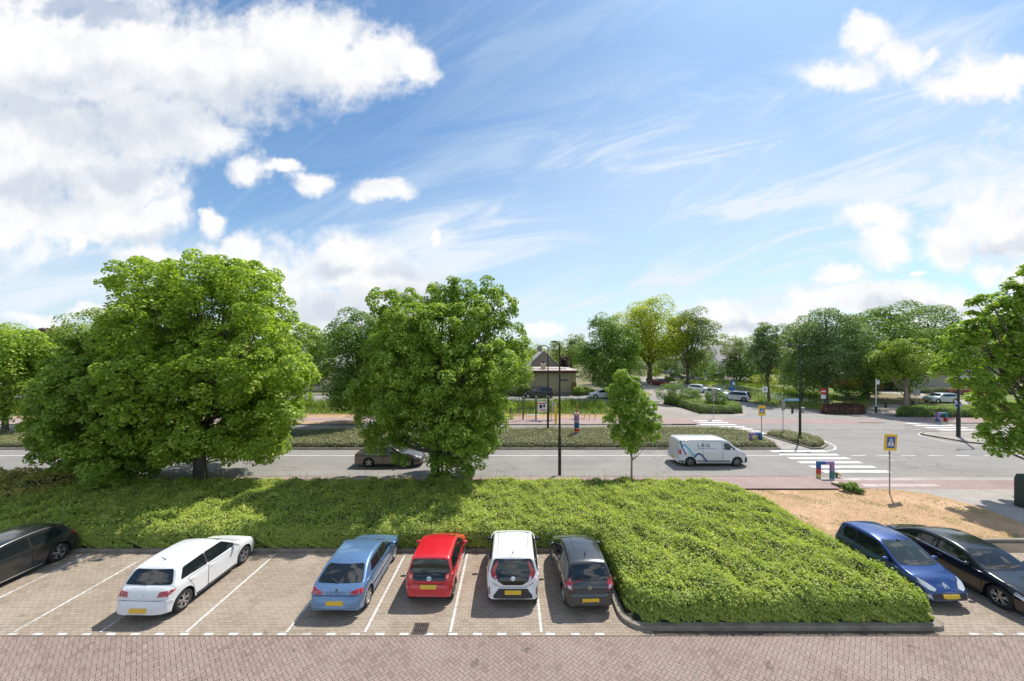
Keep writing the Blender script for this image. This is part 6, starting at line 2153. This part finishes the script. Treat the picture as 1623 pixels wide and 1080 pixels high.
# ------------------------------------------------------------------ bicycles
def bicycle(label, base, rz, frame, group=None, lean=.0):
    t = thing('bicycle', label, 'bicycle', base, rz, group)
    t.rotation_euler = (lean, 0, rz)
    for x in (-.53, .53):
        m = MB()
        n = 28
        m.lathe([(.325, -.016), (.345, -.01), (.345, .01), (.325, .016), (.325, -.016)], (x, 0, .345), n=n, axis='y')
        for k in range(8):
            a = math.pi * k / 8
            m.tube([(x + .32 * math.cos(a), 0, .345 + .32 * math.sin(a)), (x - .32 * math.cos(a), 0, .345 - .32 * math.sin(a))], .003, 3)
        m.tube([(x, -.04, .345), (x, .04, .345)], .02, 6)
        m.build('wheel', [RUBBER], t)
    m = MB()
    bbk, seat, head, rear, frnt = (-.08, 0, .30), (-.22, 0, .82), (.36, 0, .80), (-.53, 0, .345), (.53, 0, .345)
    for a, b_ in ((bbk, seat), (seat, head), (bbk, (.38, 0, .68)), (rear, bbk), (rear, seat), (head, frnt)): m.tube([a, b_], .018, 6)
    m.tube([head, (.33, 0, .98)], .015, 6)
    m.build('frame', [frame], t)
    MB().tube([(.22, -.28, 1.02), (.34, -.12, 1.0), (.34, .12, 1.0), (.22, .28, 1.02)], .015, 6).build('handlebar', [PLASTIC], t)
    MB().tube([(-.22, 0, .80), (-.24, 0, .90)], .014, 6).box((-.25, 0, .93), (.24, .13, .05)).build('saddle', [PLASTIC], t)
    MB().box((-.6, 0, .74), (.36, .14, .02)).tube([(-.6, 0, .74), (-.53, 0, .345)], .008, 5).build('carrier', [PLASTIC], t)
    return t


b = P(924, 665)
bicycle('lone bicycle leaning in the racks beside the painted column', b + Vector((-.6, 0, .1)), 0.15, GALV, lean=.12)
for k in range(3):
    x = P(930, 666).x + k * .62 - .3
    t = thing('bicycle_rack', ['grey hoop rack holding the lone bicycle', 'grey hoop rack in the middle of the three by the painted column', 'grey hoop rack furthest right by the painted column'][k], 'bicycle rack', (x, P(930, 666).y - .1, .1), 1.4, 'hoop racks beside the painted column')
    MB().tube([(-.35, 0, 0), (-.35, 0, .55), (-.28, 0, .72), (-.1, 0, .8), (.1, 0, .8), (.28, 0, .72), (.35, 0, .55), (.35, 0, 0)], .022, 7).build('hoop', [GALV], t, smooth=True)
rr = random.Random(5)
cols = [PLASTIC, GALV, C_RED, C_BLU, PLASTIC, GALV]
where = ['first', 'second', 'third', 'fourth', 'fifth', 'sixth', 'seventh', 'eighth', 'ninth']
for k in range(9):
    Yb = 63.5
    x = PY(1470 + k * 7.6, Yb).x
    bicycle('%s bicycle from the left in the row behind the silver car' % where[k], (x, Yb + rr.uniform(-.2, .2), 0), 1.0 + rr.uniform(-.15, .15), cols[k % 6], 'bicycles in the row behind the silver car', lean=.05)
for k in range(7):
    Yb = 71.0
    x = PY(1392 + k * 5.8, Yb).x
    bicycle('%s bicycle from the left against the red brick hall' % where[k], (x, Yb, 0), .7 + rr.uniform(-.3, .3), cols[(k + 1) % 6], 'bicycles parked at the brick hall', lean=.08)
t = thing('lean_to', 'small pale canopy over the bicycles at the brick hall', 'canopy', PY(1417, 71.6))
MB().box((0, 0, 2.3), (2.6, 1.2, .08)).build('roof', [FRAME], t)
for x in (-1.2, 1.2): MB().tube([(x, 0, 0), (x, 0, 2.28)], .04, 6).build('post', [PLASTIC], t)
tag(MB().box((PY(1535, 66).x, 66, .45), (7.5, .5, .9)).build('garden_wall', [B_RED]), 'low dark red brick wall right of the row of bicycles', 'wall')
hedge('hedge', 'trimmed hedge in front of the grey annex', 'hedge', rect(PY(1436, 69).x, PY(1570, 69).x, 67.8, 69.2), .9, L_OLIVE, .16, 60, .3, .08, 130)

# ------------------------------------------------------------------ vehicles on the roads
# white van with blue waves
d = dict(L=5.0, W=1.92, wb=3.275, fo=.88, wr=.33, floor=.22, H=1.92, hb=1.14, cowl_x=4.22, wst=3.45, rt=.2, tumble=.16, rad=.10, Rf=.9, inf=.42, Rr=.22, inr=.06, nst=90, ww=.22, arch=.06)
d['top'] = [(0, .42), (.02, .60), (.05, .72), (.08, 1.10), (.12, 1.60), (.16, 1.84), (.30, 1.89), (1.2, 1.92), (3.0, 1.91), (3.45, 1.84), (4.22, 1.26), (4.40, 1.19), (4.70, 1.04), (4.88, .84), (4.96, .62), (5.0, .42)]
d['belt'] = [(0, 1.12), (2.8, 1.14), (4.2, 1.10), (4.7, .92), (5.0, .46)]
d['sideglass'] = [[(3.22, 1.20), (4.02, 1.17), (3.86, 1.32), (3.52, 1.62), (3.22, 1.64)]]
d['doors'] = [[(3.12, .36), (4.02, .36), (4.12, .98), (4.06, 1.15), (3.50, 1.70), (3.12, 1.72)], [(1.75, .36), (3.08, .36), (3.08, 1.76), (1.75, 1.76)]]
d['handles'] = [(3.26, 1.06), (2.92, 1.06)]
d['ws'] = [(-.80, 1.30), (.80, 1.30), (.74, 1.78), (-.74, 1.78)]
d['plate_r'] = (0, .5)
d['rim'] = GALV
d['extra'] = [('tail_light', 'rear2', [(.78, .86), (.90, .86), (.90, 1.25), (.80, 1.25)], REDL, .015), ('tail_light', 'side2', [(.09, .88), (.20, .88), (.22, 1.22), (.12, 1.26)], REDL, .014),
              ('headlight', 'side2', [(4.50, .84), (4.84, .72), (4.80, .84), (4.55, .95)], WHITEL, .012), ('headlight', 'front2', [(.50, .74), (.80, .76), (.84, .92), (.56, .86)], WHITEL, .012),
              ('bumper', 'side2', [(4.68, .26), (4.96, .26), (4.97, .60), (4.72, .66)], PLASTIC, .016), ('grille', 'front1', [(-.70, .34), (.70, .34), (.74, .60), (-.74, .60)], PLASTIC, .016),
              ('bumper', 'side2', [(.01, .26), (.46, .26), (.46, .42), (.03, .46)], PLASTIC, .016), ('side_strip', 'side2', [(1.22, .38), (3.60, .38), (3.60, .45), (1.22, .45)], PLASTIC, .014)]
V_NAVY = mat('wave_navy', (.015, .07, .24), .35); V_CYAN = mat('wave_cyan', (.10, .42, .58), .35)
d['extra'] += [('wave_band', 'side2', stroke([(.95, .42), (1.06, .62), (1.25, .86), (1.42, .93), (1.60, .86), (1.80, .62), (1.98, .40)], .12), V_NAVY, .011),
               ('wave_band', 'side2', stroke([(.20, 1.36), (.36, 1.52), (.50, 1.50), (.66, 1.36), (.90, 1.0), (1.06, .80), (1.22, .66)], .12), V_CYAN, .010),
               ('wave_band', 'side2', stroke([(.18, 1.80), (.24, 1.55), (.36, 1.18), (.52, .86)], .09), V_NAVY, .0125)]
ln = lambda pts, w_: stroke(pts, w_)
X0, Z0, u_ = 1.40, 1.38, .21
L_ = [ln([(X0, Z0 + u_), (X0, Z0 + .02), (X0 + .17, Z0 + .02)], .04)]
K_ = [ln([(X0 + .29, Z0 + u_), (X0 + .29, Z0)], .045), ln([(X0 + .31, Z0 + u_ * .5), (X0 + .46, Z0 + u_)], .045), ln([(X0 + .34, Z0 + u_ * .55), (X0 + .47, Z0)], .045)]
Q_ = [ln([(X0 + .60, Z0 + .02), (X0 + .56, Z0 + .06), (X0 + .56, Z0 + u_ - .05), (X0 + .60, Z0 + u_ - .015), (X0 + .74, Z0 + u_ - .015), (X0 + .78, Z0 + u_ - .05), (X0 + .78, Z0 + .06), (X0 + .74, Z0 + .02), (X0 + .60, Z0 + .02)], .042), ln([(X0 + .69, Z0 + .09), (X0 + .80, Z0 - .03)], .045)]
d['oneside'] = True
d['side_extra'] = []
vb = P(1119, 740.5)
van = make_car('delivery_van', 'white delivery van with blue and cyan waves and the letters LKQ', d, P_VAN, (14.12, vb.y + .95, 0), EAST, 'van')
# lettering on the side that faces the camera (local -Y)
sv = CarShape(d)
VV, FF = [], []
for poly in L_ + K_ + Q_:
    r = sv.wrap('side-', [(sv.xr + a, z) for a, z in poly], .012, .08)
    if r: b0 = len(VV); VV += r[0]; FF += [[b0 + i for i in f] for f in r[1]]
np_mesh('lettering', VV, FF, mat('letter_navy', (.02, .03, .06), .4), van, smooth=True, sharp=30)
VV, FF = [], []
xx = X0
rr2 = random.Random(3)
while xx < X0 + 1.25:
    wl = rr2.uniform(.03, .06)
    r = sv.wrap('side-', [(sv.xr + xx, 1.255), (sv.xr + xx + wl, 1.255), (sv.xr + xx + wl, 1.295), (sv.xr + xx, 1.295)], .012, .08)
    if r: b0 = len(VV); VV += r[0]; FF += [[b0 + i for i in f] for f in r[1]]
    xx += wl + .018
np_mesh('small_lettering', VV, FF, mat('letter_grey', (.25, .27, .30), .4), van, smooth=True, sharp=30)


def saloon(L=4.7, W=1.82, H=1.46):
    d = dict(L=L, W=W, wb=2.75, fo=.92, wr=.33, H=H, hb=.94, cowl_x=L - 1.28, wst=L - 2.0, rt=1.15, tumble=.40)
    d['top'] = [(0, .46), (.02, .70), (.06, .92), (.14, .99), (.50, 1.03), (1.15, 1.32), (1.5, H - .03), (2.0, H), (L - 2.35, H - .02), (L - 2.0, H - .09), (L - 1.28, 1.0), (L - 1.1, .97), (L - .5, .86), (L - .18, .70), (L - .05, .54), (L, .40)]
    d['belt'] = [(0, .86), (.3, .94), (2.0, .93), (L - 1.3, .89), (L - .4, .70), (L, .42)]
    d['sideglass'] = [[(1.0, 1.02), (2.0, .97), (2.0, H - .17), (1.5, H - .19)], [(2.07, .97), (L - 1.55, .94), (L - 2.05, H - .19), (2.07, H - .17)]]
    d['doors'] = [[(1.35, .28), (2.02, .28), (2.02, .93), (1.1, .95), (1.2, .64)], [(2.05, .28), (L - 1.34, .28), (L - 1.3, .88), (2.05, .93)]]
    d['handles'] = [(1.25, .85), (2.2, .85)]
    d['ws'] = [(-.76, 1.0), (.76, 1.0), (.60, H - .12), (-.60, H - .12)]
    d['rw'] = [(-.66, 1.07), (.66, 1.07), (.55, 1.29), (-.55, 1.29)]
    d['extra'] = [('tail_light', 'rear2', [(.40, .76), (.82, .76), (.84, .92), (.44, .88)], REDL, .014), ('tail_light', 'side2', [(.04, .78), (.14, .78), (.30, .92), (.10, .94)], REDL, .014),
                  ('headlight', 'front2', [(.44, .60), (.78, .62), (.84, .74), (.55, .70)], WHITEL, .012), ('headlight', 'side2', [(L - .55, .66), (L - .22, .58), (L - .26, .68), (L - .55, .76)], WHITEL, .012)]
    return d


tb = P(618, 742)
make_car('moving_car', 'taupe saloon driving behind the low branches of the middle tree', saloon(4.72), P_TAUPE, (-8.65, P(0, 742).y + .95, 0), EAST)
d = side_windows(hatch(4.1, 1.76, 1.48, 2.55, .82, .32, hb=.95, rt=.55, cowl=1.05, wsrun=.72))
d['extra'] = [('tail_light', 'rear2', [(.46, .74), (.74, .76), (.86, .88), (.50, .87)], REDL, .012), ('headlight', 'side2', [(3.7, .66), (3.96, .60), (3.92, .70), (3.7, .76)], WHITEL, .012), ('headlight', 'front2', [(.42, .62), (.80, .68), (.84, .76), (.50, .70)], WHITEL, .01)]
make_car('moving_car', 'white car on the far carriageway behind the middle tree', dict(d), P_WHITE, (P(573, 683).x + 2.1, P(0, 683).y + .9, 0), WEST)
# dark people carrier by the bungalow
d = dict(L=5.1, W=1.93, wb=3.2, fo=.9, wr=.34, floor=.22, H=1.9, hb=1.1, cowl_x=4.0, wst=3.3, rt=.3, tumble=.2, rad=.1, Rr=.25, inr=.1)
d['top'] = [(0, .45), (.03, .7), (.07, 1.1), (.2, 1.7), (.35, 1.84), (1.5, 1.9), (2.9, 1.88), (3.3, 1.8), (4.1, 1.22), (4.3, 1.14), (4.8, .95), (5.0, .72), (5.1, .45)]
d['belt'] = [(0, 1.05), (2.5, 1.1), (4.2, 1.05), (4.8, .85), (5.1, .5)]
d['sideglass'] = [[(.4, 1.16), (1.7, 1.14), (1.7, 1.62), (.5, 1.62)], [(1.78, 1.14), (2.8, 1.14), (2.8, 1.62), (1.78, 1.62)], [(2.88, 1.14), (3.85, 1.13), (3.35, 1.58), (2.88, 1.62)]]
d['doors'] = [[(1.75, .36), (2.82, .36), (2.82, 1.1), (1.75, 1.1)], [(2.85, .36), (3.7, .36), (3.95, 1.05), (2.85, 1.1)]]
d['handles'] = [(3.0, 1.0)]
d['ws'] = [(-.78, 1.25), (.78, 1.25), (.68, 1.74), (-.68, 1.74)]
d['rw'] = [(-.7, 1.2), (.7, 1.2), (.66, 1.68), (-.66, 1.68)]
d['extra'] = [('headlight', 'side2', [(4.5, .8), (4.85, .7), (4.8, .82), (4.5, .92)], WHITEL, .012), ('tail_light', 'side2', [(.07, .9), (.2, .9), (.24, 1.2), (.1, 1.2)], REDL, .012)]
b = P(853, 631.5)
make_car('parked_van', 'black people carrier parked in front of the bungalow', d, P_BLACK, (b.x, b.y + 1.0, 0), WEST, 'van', detail=False)
far = lambda **k: side_windows(hatch(4.2, 1.78, 1.5, 2.6, .85, .32, hb=.97, rt=.5, cowl=1.05, wsrun=.7, **k))
def far_car(label, base, rz, paint_, gl=None, wagon=False, sc=1.0, group=None):
    d = far() if not wagon else side_windows(hatch(4.5, 1.82, 1.66, 2.65, .85, .34, hb=1.02, rt=.4, cowl=1.05, wsrun=.6))
    d['extra'] = [('tail_light', 'rear2', [(.46, .74), (.74, .76), (.86, .90), (.50, .89)], REDL, .012), ('headlight', 'front2', [(.42, .62), (.80, .68), (.84, .76), (.50, .70)], WHITEL, .012)]
    d['plate_r'] = (0, .5); d['plate_f'] = (0, .42)
    return make_car('parked_car', label, d, paint_, base, rz, 'car', group, detail=False)


far_car('white car half hidden by the young tree near the bungalow', P(956, 632) + Vector((0, .9, 0)), WEST, P_WHITE)
far_car('small dark red car parked at the bend behind the bushes', P(1046, 611.5) + Vector((0, 1, 0)), 2.2, P_DRED)
FG = 'cars parked in front of the far houses'
far_car('silver grey saloon leftmost of the three far parked cars', P(1076, 601.5) + Vector((0, 1, 0)), WEST + 2.9, P_SILVER, group=FG)
far_car('white estate in the middle of the three far parked cars', P(1107, 601.5) + Vector((0, 1, 0)), WEST, P_WHITE, wagon=True, group=FG)
far_car('brown grey estate rightmost of the three far parked cars', P(1136.5, 601.5) + Vector((0, 1, 0)), WEST, P_TAUPE, wagon=True, group=FG)
b = P(1174, 637)
d = side_windows(hatch(4.0, 1.78, 1.6, 2.57, .70, .35, hb=1.0, rt=.40, cowl=.80, wsrun=.78, ww=.17))
d['extra'] = [('tailgate', 'rear1', [(-.74, .70), (.74, .70), (.70, 1.05), (.60, 1.12), (-.60, 1.12), (-.70, 1.05)], GLOSSB, .010), ('tail_light', 'rear2', [(.50, .78), (.72, .78), (.68, .95), (.52, .92)], REDL, .02), ('roof_panel', 'top', [(.5, -.55), (1.9, -.58), (1.9, .58), (.5, .55)], GLOSSB, .006)]
d['plate_r'] = (0, .5)
make_car('parked_car', 'white electric hatchback with a black tailgate at the junction', d, P_PALEB, (b.x, b.y + 1.2, 0), math.radians(135), detail=True)
far_car('pale silver blue car behind the white electric hatchback', P(1145, 631.5) + Vector((.2, 1.5, 0)), math.radians(-50), P_PALEB)
far_car('white car seen through the corner bushes', P(1112, 623.5) + Vector((.5, 1.5, 0)), math.radians(-50), P_WHITE)
far_car('silver car parked behind the right hand hedge', PY(1490, 56.5), WEST, P_PALEB)
